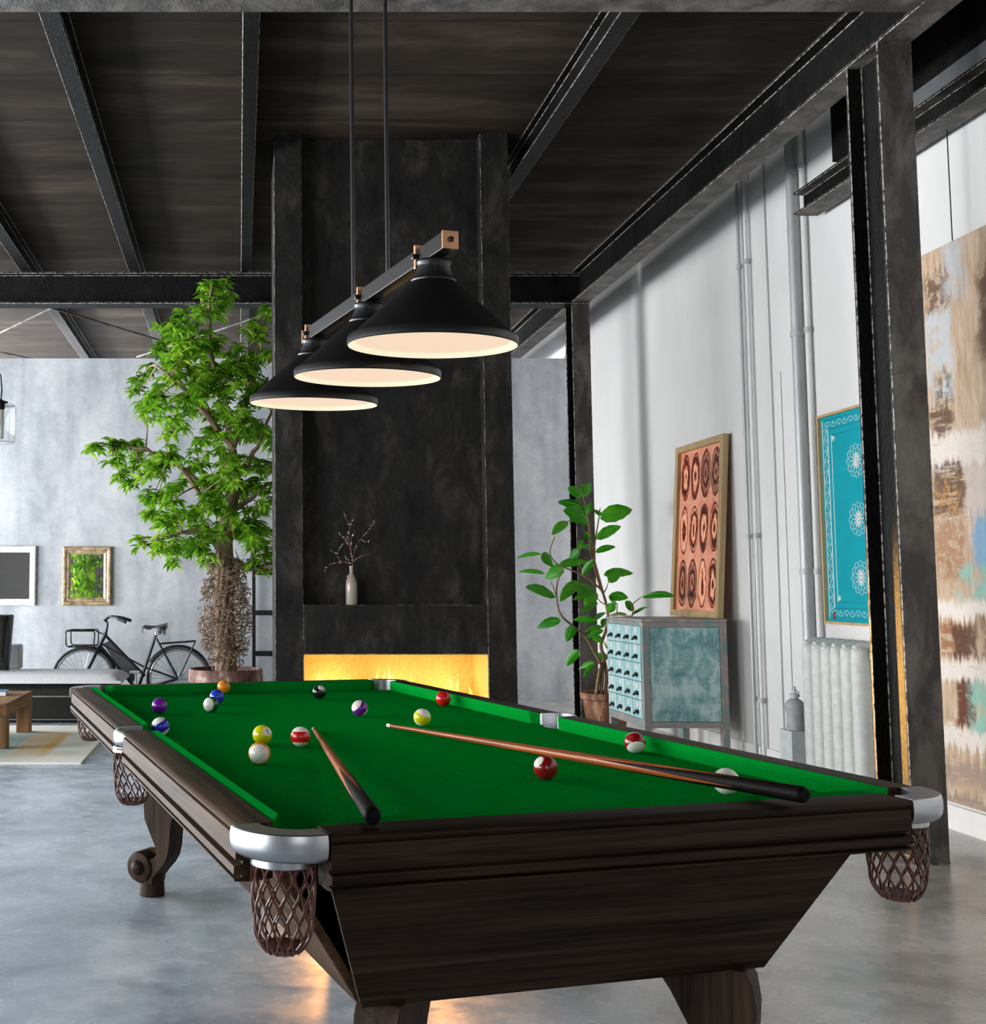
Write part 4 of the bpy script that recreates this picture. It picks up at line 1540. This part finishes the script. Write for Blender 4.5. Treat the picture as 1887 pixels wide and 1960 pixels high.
tag(o, 'black leather cushion standing on the daybed at the left edge', 'cushion')

# ------------------------------------------------------------------ rug
t = NT('pale_patterned_rug')
xyz = t.sep(t.coord('Object'))
w1 = t.noise(t.coord('Object'), 3, 3, .5)
base = srgb(240, 238, 230)
def band(lo, hi, axis, soft=.04):
    a = t.n('ShaderNodeMapRange'); a.interpolation_type = 'SMOOTHSTEP'
    a.inputs['From Min'].default_value = lo - soft; a.inputs['From Max'].default_value = lo + soft
    t.l(axis, a.inputs['Value'])
    b = t.n('ShaderNodeMapRange'); b.interpolation_type = 'SMOOTHSTEP'
    b.inputs['From Min'].default_value = hi - soft; b.inputs['From Max'].default_value = hi + soft
    t.l(axis, b.inputs['Value'])
    return t.math('SUBTRACT', a.outputs[0], b.outputs[0], True)
xx = t.math('ADD', xyz[0], t.math('MULTIPLY', w1, .03))
yy = xyz[1]
fade = band(.35, 1.55, yy, .28)
c = t.mix(t.math('MULTIPLY', band(-1.6, -.56, xx, .02), fade), base, srgb(176, 200, 196))
c = t.mix(t.math('MULTIPLY', band(-.56, -.38, xx, .015), t.math('MULTIPLY', fade, .8)), c, srgb(214, 190, 150))
c = t.mix(t.math('MULTIPLY', band(-.38, -.28, xx, .03), t.math('MULTIPLY', fade, .85)), c, srgb(228, 178, 104))
ff = t.noise(t.coord('Object', (1, 14, 1)), 60, 2, .5)
c = t.mix(.2, c, t.ramp(ff, [(.3, (.7, .7, .7)), (.7, (1, 1, 1))]), 'MULTIPLY')
t.set(base=c, rough=.95, spec=.1)
t.bump(ff, .3, .003)
M['rug'] = t.m
o = MB().box(-2.6, 0, 0, 2.02, 0.0005, .012).build('rug', M['rug'])
o.location = (-1.075, 7.66, 0)
tag(o, 'pale cream rug with teal and orange bands under the coffee table', 'rug')

# ------------------------------------------------------------------ coffee table and book
M['oak'] = wood('worn_brown_wood', srgb(104, 76, 54), srgb(172, 134, 98), 'y', .5, .6, 1.0, .3)
M['oak_z'] = wood('worn_brown_wood_legs', srgb(104, 76, 54), srgb(172, 134, 98), 'z', .5, .6, 1.0, .3)
ct = thing('coffee_table', 'low brown wooden coffee table on the rug', 'coffee table', (-1.715, 8.28, .0125))
MB().box(-1.1, 0, 0, 1.02, .235, .330).build('tabletop', M['oak'], ct, bevel=.005)
for x in (-1.1, -.11):
    for y in (0, .91):
        MB().box(x, x + .11, y, y + .11, 0, .2345).build('leg', M['oak_z'], ct, bevel=.004)
bk = thing('book', 'thin book with a blue cover lying on the coffee table', 'book', (-1.86, 9.03, .344), radians(4))
MB().box(-.24, 0, -.16, .02, 0, .030).build('pages', M['white_plain'], bk)
MB().box(-.243, .003, -.163, .023, .0302, .0335).build('cover', simple('blue_book_cover', srgb(84, 140, 204), .35, 0, .15, 8), bk)

# ------------------------------------------------------------------ glass jar lamp at the left edge
jl = thing('jar_lamp', 'clear glass jar pendant lamp with black cap at the left edge', 'pendant light', (-1.735, 8.0, 2.54))
t = NT('clear_jar_glass')
t.set(base=(.96, .97, .97), rough=.02, trans=1.0, ior=1.45)
M['glass'] = t.m
MB().shell([(.022, -.005), (.100, -.012), (.112, -.028), (.113, -.27), (.104, -.292), (.07, -.298), (.0, -.2985), (.0, -.2945), (.07, -.294), (.101, -.288), (.109, -.268), (.108, -.03), (.098, -.016), (.022, -.010)], 40).build('jar', M['glass'], jl, smooth=50)
MB().lathe([(0, .03), (.012, .028), (.02, .02), (.05, .012), (.052, -.004), (.03, -.008), (.028, -.045), (0, -.046)], 28).build('cap', M['black_metal'], jl, smooth=40)
MB().lathe([(0, -.05), (.022, -.05), (.024, -.06), (.024, -.25), (.018, -.262), (0, -.265)], 20).build('bulb', simple('milky_bulb', srgb(236, 232, 222), .3), jl, smooth=50)
MB().tube([(0, 0, .025), (.006, 0, .10), (-.004, 0, .20), (-.05, 0, .29), (-.12, 0, .36), (-.16, 0, .5), (-.165, 0, CEIL - 2.54)], .0055, 8).build('cord', M['black_metal'], jl, smooth=60)

# ------------------------------------------------------------------ drawer cabinet
t = NT('teal_patina_panel')
f = t.noise(t.coord('Object', (1, 1, .8)), 7, 8, .7, .4)
f2 = t.noise(t.coord('Object', (9, 6, .6)), 7, 4, .6)
zz = t.sep(t.coord('Object'))[2]
ln = t.math('LESS_THAN', t.math('FRACT', t.math('DIVIDE', t.math('SUBTRACT', zz, .257), .132)), .012)
t.set(base=t.mix(t.math('MULTIPLY', ln, .7), t.mix(.28, t.ramp(f, [(.36, srgb(74, 132, 134)), (.47, srgb(136, 190, 188)), (.58, srgb(214, 238, 234))]),
                 t.ramp(f2, [(.3, srgb(90, 144, 146)), (.7, srgb(190, 222, 220))])), srgb(40, 70, 72)), rough=.55)
M['teal_panel'] = t.m
t = NT('patinated_cabinet_frame')
f = t.noise(t.coord('Object'), 9, 8, .7, .4)
t.set(base=t.ramp(f, [(.40, srgb(110, 156, 154)), (.47, srgb(150, 150, 147)), (.58, srgb(168, 154, 149)), (.66, srgb(190, 182, 176))]), rough=.55)
M['cab_frame'] = t.m
t = NT('pale_turquoise_drawer')
f = t.noise(t.coord('Object', (1, 7, .5)), 7, 6, .65, .2)
t.set(base=t.ramp(f, [(.34, srgb(98, 168, 174)), (.48, srgb(160, 208, 210)), (.62, srgb(222, 236, 234))]), rough=.5)
M['drawer'] = t.m
cab = thing('drawer_cabinet', 'weathered turquoise cabinet with twenty small drawers on legs', 'cabinet', (2.86, 7.90, 0))
CW, CD, CZ0, CZ1 = .60, .76, .212, .975
MB().box(.014, CW - .02, .012, CD - .012, CZ0 + .01, CZ1 - .02).build('carcass', M['cab_frame'], cab)
MB().box(-.005, CW, -.005, CD + .005, CZ1 - .02, CZ1).build('top', M['cab_frame'], cab, bevel=.003)
for (x, y) in ((.0, .0), (CW - .05, .0), (.0, CD - .05), (CW - .05, CD - .05)):
    MB().box(x, x + .05, y, y + .05, 0, CZ1 - .021).build('leg', M['cab_frame'], cab, bevel=.003)
MB().box(.051, CW - .051, .001, .02, CZ0, CZ0 + .042).build('rail', M['cab_frame'], cab)
MB().box(.051, CW - .051, .001, .02, CZ1 - .056, CZ1 - .021).build('rail', M['cab_frame'], cab)
MB().box(.001, .02, .051, CD - .051, CZ0, CZ0 + .055).build('rail', M['cab_frame'], cab)
MB().box(.001, .02, .051, CD - .051, CZ1 - .045, CZ1 - .021).build('rail', M['cab_frame'], cab)
MB().box(.054, CW - .054, .004, .0118, CZ0 + .045, CZ1 - .059).build('side_panel', M['teal_panel'], cab, bevel=.002)
gy0, gy1, gz0, gz1 = .030, CD - .03, CZ0 + .058, CZ1 - .048
dw, dh = (gy1 - gy0) / 4, (gz1 - gz0) / 5
for r in range(5):
    for c in range(4):
        y0 = gy0 + dw * c
        z0 = gz0 + dh * r
        d = MB().box(-.006, .0135, y0 + .0025, y0 + dw - .0025, z0 + .0025, z0 + dh - .0025).build('drawer', M['drawer'], cab, bevel=.002)
        yc = y0 + dw / 2
        MB().box(-.009, -.0062, yc - .026, yc + .026, z0 + dh * .62, z0 + dh * .88).build('label_card', M['white_plain'], d)
        mb = MB()
        mb.box(-.010, -.0062, yc - .03, yc + .03, z0 + dh * .26, z0 + dh * .46)
        mb.add([(-.010, yc - .026, z0 + dh * .46), (-.010, yc + .026, z0 + dh * .46), (-.036, yc + .02, z0 + dh * .24), (-.036, yc - .02, z0 + dh * .24),
                (-.010, yc - .026, z0 + dh * .42), (-.010, yc + .026, z0 + dh * .42), (-.032, yc + .02, z0 + dh * .22), (-.032, yc - .02, z0 + dh * .22)],
               [(0, 1, 2, 3), (7, 6, 5, 4), (0, 4, 5, 1), (1, 5, 6, 2), (2, 6, 7, 3), (3, 7, 4, 0)])
        mb.build('pull', M['black_metal'], d)

# ------------------------------------------------------------------ orange framed picture leaning on the cabinet
t = NT('orange_print_of_ring_shapes')
xyz = t.sep(t.coord('Object'))      # x along the wall, z up
PW, PH = .74, 1.24
nn_ = t.noise(t.coord('Object'), 9, 4, .6)
# grid of ovals: 4 columns, 3 rows
u = t.math('MULTIPLY', t.math('ADD', xyz[0], PW / 2), 4 / PW)
w = t.math('MULTIPLY', t.math('SUBTRACT', xyz[2], .05), 3 / PH)
cu_, rw_ = t.math('FLOOR', u), t.math('FLOOR', w)
fu = t.math('SUBTRACT', t.math('FRACT', u), .5)
fw = t.math('SUBTRACT', t.math('FRACT', w), .5)
cv = t.n('ShaderNodeCombineXYZ')
t.l(cu_, cv.inputs[0]); t.l(rw_, cv.inputs[1])
wn = t.n('ShaderNodeTexWhiteNoise', noise_dimensions='2D')
t.l(cv.outputs[0], wn.inputs['Vector'])
hv = wn.outputs['Value']
su = t.math('DIVIDE', fu, t.math('ADD', .38, t.math('MULTIPLY', hv, .10)))
sw = t.math('DIVIDE', fw, .45)
rr = t.math('SQRT', t.math('ADD', t.math('MULTIPLY', su, su), t.math('MULTIPLY', sw, sw)))
rr = t.math('ADD', rr, t.math('MULTIPLY', t.math('SUBTRACT', nn_, .5), .22))
ang = t.math('ARCTAN2', fu, fw)
inside = t.math('LESS_THAN', rr, 1.0)
rings = t.math('SINE', t.math('ADD', t.math('MULTIPLY', rr, t.math('ADD', 4.5, t.math('MULTIPLY', hv, 9))), t.math('MULTIPLY', nn_, 8.0)))
ph = t.math('ADD', t.math('MULTIPLY', rings, .5), .5)
teeth = t.math('GREATER_THAN', t.math('SINE', t.math('MULTIPLY', ang, 34)), .2)
tz = t.math('MULTIPLY', t.math('MULTIPLY', teeth, t.math('GREATER_THAN', rr, .62)), t.math('MULTIPLY', t.math('LESS_THAN', rr, .78), t.math('GREATER_THAN', hv, .55)))
oval = t.ramp(ph, [(0, srgb(44, 8, 8)), (.22, srgb(132, 32, 14)), (.55, srgb(226, 104, 54)), (1, srgb(252, 196, 160))])
oval = t.mix(t.math('MULTIPLY', tz, .9), oval, srgb(30, 8, 8))
oval = t.mix(t.math('MULTIPLY', t.math('GREATER_THAN', hv, .78), .55), oval, srgb(60, 20, 16))
edge = t.math('GREATER_THAN', rr, .9)
oval = t.mix(edge, oval, srgb(112, 36, 22))
bg = t.ramp(nn_, [(.3, srgb(222, 128, 98)), (.7, srgb(248, 182, 150))])
t.set(base=t.mix(inside, bg, oval), rough=.35)
M['orange_print'] = t.m
M['pale_wood'] = wood('pale_wood_frame', srgb(172, 146, 106), srgb(204, 182, 142), 'z', .7, .5, .6, .1)
art = thing('framed_picture', 'orange print of dark ovals in a pale wood frame leaning on the cabinet', 'picture', (3.455, 8.405, .9765))
art.rotation_euler = (0, 0, 0)
lean = math.atan2(.085, 1.34)
# local frame: x along -Y of the room, y out of the picture towards +X (wall), z up
ex = Vector((0, -1, 0))
ez = Vector((sin(lean), 0, cos(lean)))
ey = ez.cross(ex)
art.rotation_euler = Matrix((ex, ey, ez)).transposed().to_euler()
PT = 1.34
def fbox(x0, x1, z0, z1, d0=-.03, d1=.012):
    return (x0, x1, d0, d1, z0, z1)
mb = MB()
hw = .44
mb.box(*fbox(-hw, -hw + .055, 0, PT)); mb.box(*fbox(hw - .055, hw, 0, PT)); mb.box(*fbox(-hw + .055, hw - .055, 0, .05)); mb.box(*fbox(-hw + .055, hw - .055, PT - .05, PT))
mb.build('frame', M['pale_wood'], art, bevel=.002)
sg = -1 if ey.x > 0 else 1
o = MB().box(-hw + .055, hw - .055, -.004, .004, .05, PT - .05).build('print', M['orange_print'], art)

# ------------------------------------------------------------------ turquoise framed panel on the right wall
XT = XR - .002
tq = thing('framed_artwork', 'turquoise panel with white lace medallions hanging above the radiator', 'picture', (XT, 6.36, .985))
tq.rotation_euler = (0, 0, -pi / 2)     # local x runs towards the viewer, local -y... into the room
# after the turn: local +x -> -Y, local +y -> +X (into the wall)
TW0, TW1, TH_ = -.375, .375, 1.262
M['teal_paint'] = simple('turquoise_paint', srgb(2, 146, 160), .55, 0, .06, 8, spec=.2)
mb = MB()
for bxx in ((TW0, TW0 + .016, 0, TH_), (TW1 - .016, TW1, 0, TH_), (TW0 + .016, TW1 - .016, 0, .016), (TW0 + .016, TW1 - .016, TH_ - .016, TH_)):
    mb.box(bxx[0], bxx[1], -.034, 0, bxx[2], bxx[3])
mb.build('frame', M['pale_wood'], tq, bevel=.001)
MB().box(TW0 + .016, TW1 - .016, -.014, -.002, .016, TH_ - .016).build('panel', M['teal_paint'], tq)
pat = MB()
yf = -.0152
def line(pts, w=.0022, closed=False):
    pat.tube([(p[0], yf, p[1]) for p in pts], w, 4, closed=closed, flat=1)
def rect(i, w):
    line([(TW0 + i, i), (TW1 - i, i), (TW1 - i, TH_ - i), (TW0 + i, TH_ - i)], w, True)
rect(.036, .0024); rect(.094, .0032)
rect(.132, .0022)
def scroll_border(x0, z0, x1, z1):
    L = sqrt((x1 - x0) ** 2 + (z1 - z0) ** 2)
    n = max(1, round(L / .062))
    d = Vector((x1 - x0, z1 - z0)) / L
    nv = Vector((-d.y, d.x))
    p0 = Vector((x0, z0))
    st_ = L / n
    wav = []
    for i in range(n * 8 + 1):
        s = i / 8
        wav.append(p0 + d * (s * st_) + nv * (.017 * sin(pi * s)))
    line([(q.x, q.y) for q in wav], .0017)
    for k in range(n):
        c = p0 + d * ((k + .5) * st_)
        sg_ = -1 if k % 2 else 1
        cc = c - nv * .004 * sg_
        sp_ = []
        for i in range(11):
            a = i / 10 * 1.6 * pi
            r_ = .013 * (1 - i / 13)
            sp_.append(cc + d * (r_ * cos(a)) * sg_ - nv * (r_ * sin(a)) * sg_)
        line([(q.x, q.y) for q in sp_], .0015)
i_ = .065
scroll_border(TW0 + i_, i_, TW0 + i_, TH_ - i_)
scroll_border(TW1 - i_, i_, TW1 - i_, TH_ - i_)
scroll_border(TW0 + i_, i_, TW1 - i_, i_)
scroll_border(TW0 + i_, TH_ - i_, TW1 - i_, TH_ - i_)
for (cx, cz, sx, sz) in ((TW0 + .14, .14, 1, 1), (TW1 - .14, .14, -1, 1), (TW0 + .14, TH_ - .14, 1, -1), (TW1 - .14, TH_ - .14, -1, -1)):
    for a in (20, 45, 70):
        q = Vector((cos(radians(a)) * sx, sin(radians(a)) * sz)) * .035
        line([(cx, cz), (cx + q.x, cz + q.y)], .003)
def medallion(cx, cz, R):
    n = 12
    def petal(r0, r1, wd, k, off=0):
        a = 2 * pi * (k + off) / n
        pts = []
        for i in range(9):
            s = i / 8
            ang_ = a + (s - .5) * wd
            r_ = r0 + (r1 - r0) * sin(pi * s)
            pts.append((cx + cos(ang_) * r_, cz + sin(ang_) * r_))
        line(pts, .0014)
    for k in range(n):
        petal(R * .86, R, 2 * pi / n, k)
        petal(R * .62, R * .80, 2 * pi / n * .9, k, .5)
        petal(R * .16, R * .54, 2 * pi / n * .75, k)
        a = 2 * pi * k / n
        line([(cx + cos(a) * R * .2, cz + sin(a) * R * .2), (cx + cos(a) * R * .48, cz + sin(a) * R * .48)], .0011)
    for k in range(4):
        a = pi / 4 + pi / 2 * k
        line([(cx, cz), (cx + cos(a) * R * .14, cz + sin(a) * R * .14)], .005)
for zc in (1.934 - .985, 1.596 - .985, 1.258 - .985):
    for xc in (0.012,):
        medallion(xc, zc, .098)
for xc in (TW1 - .15 - .08,):
    for zc in (1.934 - .985, 1.596 - .985, 1.258 - .985):
        pass
pat.build('white_pattern', M['white_plain'], tq, smooth=60)
MB().box(TW0 + .075, TW0 + .098, -.0165, -.0142, .024, .072).build('red_mark', simple('dark_red_mark', srgb(120, 40, 40), .6), tq)

# ------------------------------------------------------------------ radiator
rad = thing('radiator', 'old pale grey cast-iron column radiator under the turquoise panel', 'radiator', (XR - .12, 6.70, .0))
N = 6
RM = simple('pale_cast_iron', srgb(196, 198, 194), .6, 0, .12, 20, .5, 28)
for k in range(N):
    yc = -.06 - .105 * k
    mb = MB()
    for dx in (-.052, .052):
        prof = [(.0, .10), (.03, .105), (.042, .13), (.044, .17), (.044, .80), (.042, .84), (.03, .872), (0, .88)]
        mb.lathe(prof, 16, Matrix.Translation((dx, yc, 0)) @ Matrix.Diagonal((1.1, 1.0, 1, 1)))
    mb.tube([(-.08, yc, .865), (-.03, yc, .885), (.03, yc, .885), (.08, yc, .86)], .024, 10)
    mb.tube([(-.06, yc, .13), (.06, yc, .13)], .03, 10)
    mb.ball((-.075, yc, .85), .026, 10, 8)
    mb.build('section', RM, rad, smooth=60)
mb = MB().tube([(0, -.02, .14), (0, -.06 - .105 * N, .14)], .024, 10).tube([(0, -.02, .83), (0, -.06 - .105 * N, .83)], .024, 10)
mb.build('header_pipe', RM, rad, smooth=60)
for yc in (-.06, -.06 - .105 * (N - 1)):
    MB().box(-.075, .075, yc - .03, yc + .03, 0, .105).build('foot', RM, rad, bevel=.01)

# ------------------------------------------------------------------ small cylinder on a plinth
pl = MB().box(-.065, .065, -.075, .075, 0, .318).build('plinth', simple('pale_concrete_plinth', srgb(188, 192, 194), .7, 0, .12, 14, .2, 60), bevel=.003)
pl.location = (3.46, 6.97, 0)
tag(pl, 'pale grey square plinth carrying the small cylinder beside the radiator', 'plinth')
cyl = thing('gas_cylinder', 'small grey metal cylinder with a valve on the plinth by the radiator', 'cylinder', (3.46, 6.97, .3185))
MB().lathe([(0, 0), (.050, 0), (.053, .008), (.053, .022), (.050, .026), (.050, .105), (.0525, .108), (.0525, .116), (.056, .124), (.058, .140), (.055, .160), (.045, .178), (.030, .190), (.022, .195), (0, .196)], 32).build('body', simple('dull_grey_steel', srgb(158, 161, 163), .55, 0, .15, 18), cyl, smooth=40)
v = MB().lathe([(0, .194), (.022, .194), (.022, .205), (.030, .206), (.030, .222), (.022, .224), (.016, .226), (.016, .248), (.008, .250), (.008, .268), (0, .27)], 20).build('valve', M['grey_metal'], cyl, smooth=40)
MB().tube([(0, 0, .236), (0, -.05, .236), (.0, -.058, .236)], .005, 8).build('valve_outlet', M['grey_metal'], cyl, smooth=40)

# ------------------------------------------------------------------ pipes and cables on the right wall
GP = simple('grey_galvanised_pipe', srgb(178, 180, 180), .45, .25, .18, 9, .15, 40, (1, 1, .3))
WP = simple('white_painted_pipe', srgb(214, 214, 212), .5, 0, .06, 9)
def pipe(name, y, x, r, z0, z1, mat, label, cat, group=None, clamps=(), cw=.02, wob=0):
    t_ = thing(name, label, cat, (x, y, 0), 0, group)
    pts = []
    n = 10 if wob else 1
    for i in range(n + 1):
        s = i / n
        pts.append((0, wob * sin(s * 9) , z0 + (z1 - z0) * s))
    MB().tube(pts, r, 14 if r > .01 else 8).build('tube', mat, t_, smooth=60)
    for zc in clamps:
        mb = MB().lathe([(r + .0005, -.018), (r + .006, -.018), (r + .006, .018), (r + .0005, .018)], 18, Matrix.Translation((0, 0, zc)), closed=True)
        mb.box(r, XR - x - .0005, -.008, .008, zc - .006, zc + .006)
        mb.build('clamp', M['grey_metal'], t_, smooth=40)
    return t_
pipe('wall_pipe', 6.90, XR - .05, .031, .0, 4.155, GP, 'thick grey pipe running up the white wall between plinth and radiator', 'pipe', 'pipes on the white wall', (2.80, 1.30, 3.85))
pipe('wall_pipe', 6.80, XR - .03, .017, .0, 4.155, WP, 'thinner white pipe just right of the thick grey pipe', 'pipe', 'pipes on the white wall', (2.80, 1.30, 3.85))
pipe('wall_pipe', 7.70, XR - .03, .012, .0, 4.155, GP, 'left one of the two slim pipes between the leaning picture and the thick pipe', 'pipe', 'pipes on the white wall', (3.47, 1.555, .437))
pipe('wall_pipe', 7.585, XR - .03, .013, .0, 4.155, WP, 'white one of the two slim pipes between the leaning picture and the thick pipe', 'pipe', 'pipes on the white wall', (3.47, 1.555, .437))
pipe('wall_cable', 7.645, XR - .02, .006, .0, 4.155, GP, 'grey cable hanging between the two slim pipes', 'cable', 'cables on the white wall', (), wob=.012)
pipe('wall_cable', 7.34, XR - .008, .0045, .0, 4.155, GP, 'single thin cable midway between the slim pipes and the thick pipe', 'cable', 'cables on the white wall', (), wob=.004)
pipe('wall_cable', 7.22, XR - .006, .004, .0, 2.62, WP, 'short white cable ending halfway up the white wall', 'cable', 'cables on the white wall', ())

# ------------------------------------------------------------------ large abstract canvas hanging at the right
t = NT('abstract_painting')
oc = t.coord('Object')
xyz0 = t.sep(oc)
na = t.noise(t.coord('Object', (1, 1, 1)), 7, 5, .65)
nb = t.noise(t.coord('Object', (6, 1, .8)), 5, 5, .65)
nc = t.noise(t.coord('Object', (1, 1, 7)), 5, 5, .65)
nd = t.noise(t.coord('Object'), 26, 4, .7)
dx_ = t.math('MULTIPLY', t.math('SUBTRACT', na, .5), .16)
dz_ = t.math('MULTIPLY', t.math('SUBTRACT', nb, .5), .20)
X = t.math('ADD', xyz0[0], dx_)
Z = t.math('ADD', xyz0[2], dz_)
c = t.ramp(nb, [(.3, srgb(170, 140, 112)), (.5, srgb(200, 172, 144)), (.7, srgb(222, 202, 182))])
def patch(c, x0, x1, z0, z1, col, amt=1.0, soft=.02, tex=None):
    def rng(a, b, v):
        p = t.n('ShaderNodeMapRange'); p.interpolation_type = 'SMOOTHSTEP'
        p.inputs['From Min'].default_value = a - soft; p.inputs['From Max'].default_value = a + soft
        t.l(v, p.inputs['Value'])
        q = t.n('ShaderNodeMapRange'); q.interpolation_type = 'SMOOTHSTEP'
        q.inputs['From Min'].default_value = b - soft; q.inputs['From Max'].default_value = b + soft
        t.l(v, q.inputs['Value'])
        return t.math('SUBTRACT', p.outputs[0], q.outputs[0], True)
    m = t.math('MULTIPLY', rng(x0, x1, X), rng(z0, z1, Z))
    if tex is not None: m = t.math('MULTIPLY', m, tex)
    return t.mix(t.math('MULTIPLY', m, amt), c, col)
def gt(v, a, soft=.08):
    p = t.n('ShaderNodeMapRange'); p.interpolation_type = 'SMOOTHSTEP'
    p.inputs['From Min'].default_value = a - soft; p.inputs['From Max'].default_value = a + soft
    t.l(v, p.inputs['Value'])
    return p.outputs[0]
# x: 0 at the far edge, growing towards the viewer; z: height above the lower edge
brown, rust, pale, slate, teal, sky = srgb(86, 52, 32), srgb(150, 92, 46), srgb(232, 222, 212), srgb(120, 116, 116), srgb(136, 196, 184), srgb(126, 172, 206)
c = patch(c, .02, .20, 2.40, 2.62, brown, .8, .03, gt(nd, .45))
c = patch(c, .02, .22, 1.98, 2.42, srgb(196, 198, 200), .95, .03, gt(na, .42))
c = patch(c, .06, .20, 1.92, 2.12, srgb(90, 84, 80), .8, .03, gt(nd, .48))
c = patch(c, .02, .20, 1.80, 1.93, brown, .85, .02, gt(nc, .42))
c = patch(c, .18, .34, 2.45, 2.75, srgb(186, 196, 204), .7, .05, gt(na, .45))
c = patch(c, .42, .9, 2.1, 2.55, brown, .85, .04, gt(na, .42))
c = patch(c, -.1, 1.4, 1.62, 1.80, pale, .9, .03, gt(nc, .36))
c = patch(c, .02, .26, 1.40, 1.66, brown, .85, .025, gt(nc, .44))
c = patch(c, .04, .22, 1.42, 1.56, srgb(196, 146, 82), .8, .02, gt(nd, .5))
c = patch(c, .26, .9, 1.40, 1.62, srgb(214, 200, 190), .9, .03, gt(na, .4))
c = patch(c, .30, .60, 1.12, 1.40, sky, .9, .03, gt(na, .45))
c = patch(c, .02, .22, 1.08, 1.38, rust, .6, .03, gt(nd, .45))
c = patch(c, .16, 1.4, .98, 1.14, teal, .8, .03, gt(na, .46))
c = patch(c, -.1, 1.4, .90, .98, pale, .95, .02)
c = patch(c, .02, .24, .72, .88, rust, .8, .02, gt(nc, .44))
c = patch(c, .12, .3, .70, .88, brown, .9, .02, gt(na, .47))
c = patch(c, .34, .9, .66, .90, brown, .7, .03, gt(na, .48))
c = patch(c, -.1, 1.4, .60, .70, pale, .9, .02, gt(nc, .36))
c = patch(c, .12, .24, .38, .60, srgb(96, 44, 26), .95, .02, gt(nd, .4))
c = patch(c, .22, .36, .34, .60, teal, .8, .03, gt(na, .42))
c = patch(c, -.1, 1.4, .27, .37, pale, .9, .02, gt(nc, .36))
c = patch(c, -.1, 1.4, .10, .22, srgb(164, 140, 124), .85, .03, gt(nc, .4))
c = patch(c, -.1, 1.4, .0, .05, srgb(150, 130, 118), .8, .02, gt(nc, .42))
c = t.mix(.22, c, t.ramp(nd, [(.3, (.55, .55, .55)), (.7, (1, 1, 1))]), 'MULTIPLY')
t.set(base=c, rough=.4)
M['abstract'] = t.m
ab = thing('abstract_canvas', 'tall abstract brown and turquoise painting hanging by wires at the right edge', 'painting', (3.50, 5.56, .157))
ab.rotation_euler = (0, 0, -pi / 2)
MB().box(0, 1.35, -.012, .012, 0, 2.737).build('canvas', M['abstract'], ab, bevel=.002)
for xx_ in (.24, 1.1):
    MB().tube([(xx_, 0, 2.735), (xx_, .0, CEIL - .157)], .003, 6).build('wire', M['black_metal'], ab)

# ------------------------------------------------------------------ light
def area(name, loc, rot, sx, sy, power, col):
    l = bpy.data.lights.new(name, 'AREA')
    l.shape = 'RECTANGLE'
    l.size, l.size_y = sx, sy
    l.energy = power
    l.color = col
    o = bpy.data.objects.new(name, l)
    COL.objects.link(o)
    o.location = loc
    o.rotation_euler = rot
    return o
DAY = (0.96, 0.98, 1.0)
for i, (w0, w1) in enumerate(LW):
    k_ = (.62, .72, 1.15, 1.3, 4.5)[i]
    area('daylight', (-7.12, (w0 + w1) / 2, 1.15), (0, -pi / 2, 0), 1.6, w1 - w0, 440 * k_, DAY)      # lower half of the window
    area('daylight', (-7.12, (w0 + w1) / 2, 2.85), (0, -pi / 2, 0), 1.8, w1 - w0, 105 * k_, DAY)      # upper half
for (w0, w1) in FW:
    area('daylight', ((w0 + w1) / 2, -4.12, 2.1), (pi / 2, 0, 0), w1 - w0, 2.4, 34, DAY)  # added front fill from behind the viewpoint
def point(name, loc, power, col, r):
    l = bpy.data.lights.new(name, 'POINT')
    l.energy = power
    l.color = col
    l.shadow_soft_size = r
    o = bpy.data.objects.new(name, l)
    COL.objects.link(o)
    o.location = loc
    return o
for x in (.62, 1.0, 1.36):
    point('firelight', (x, Y0 + .25, .52), 2.9, (1, .86, .55), .05)
def spot(name, loc, to, power, col, r, ang, blend=.6):
    l = bpy.data.lights.new(name, 'SPOT')
    l.energy = power
    l.color = col
    l.shadow_soft_size = r
    l.spot_size = radians(ang)
    l.spot_blend = blend
    o = bpy.data.objects.new(name, l)
    COL.objects.link(o)
    o.location = loc
    o.rotation_euler = (Vector(to) - Vector(loc)).to_track_quat('-Z', 'Y').to_euler()
    return o
SPOT_ORANGE = (1, .52, .12)
sp1 = spot('added_orange_spot', (1.35, 7.0, .60), (2.985, 5.07, .72), 1700, SPOT_ORANGE, .05, 36)  # added spot, throws the orange onto the near column's web
sp1.scale = (.16, 1, 1)
spot('added_orange_spot', (.55, 7.0, .55), (-.30, 4.4, .25), 140, SPOT_ORANGE, .05, 12)  # added spot for the orange edge on the far table leg
spot('added_orange_spot', (.60, 6.98, .47), (.12, 3.45, .0), 170, (1, .42, .10), .04, 7)  # added spot for the orange floor patch under the table
spot('added_orange_spot', (1.20, 6.98, .47), (.70, 3.15, .0), 170, (1, .42, .10), .04, 7)  # added spot for the second floor patch
w = bpy.data.worlds.new('world')
S.world = w
w.use_nodes = True
w.node_tree.nodes['Background'].inputs[0].default_value = (.85, .92, 1, 1)
w.node_tree.nodes['Background'].inputs[1].default_value = .8
S.view_settings.view_transform = 'Standard'
S.view_settings.look = 'None'
S.view_settings.exposure = 0.16
S.view_settings.gamma = 1.0
S.view_settings.use_curve_mapping = False
S.cycles.use_denoising = True
S.cycles.max_bounces = 8
S.cycles.diffuse_bounces = 5
S.cycles.glossy_bounces = 4
S.cycles.transmission_bounces = 6
S.cycles.transparent_max_bounces = 8
S.cycles.sample_clamp_indirect = 6
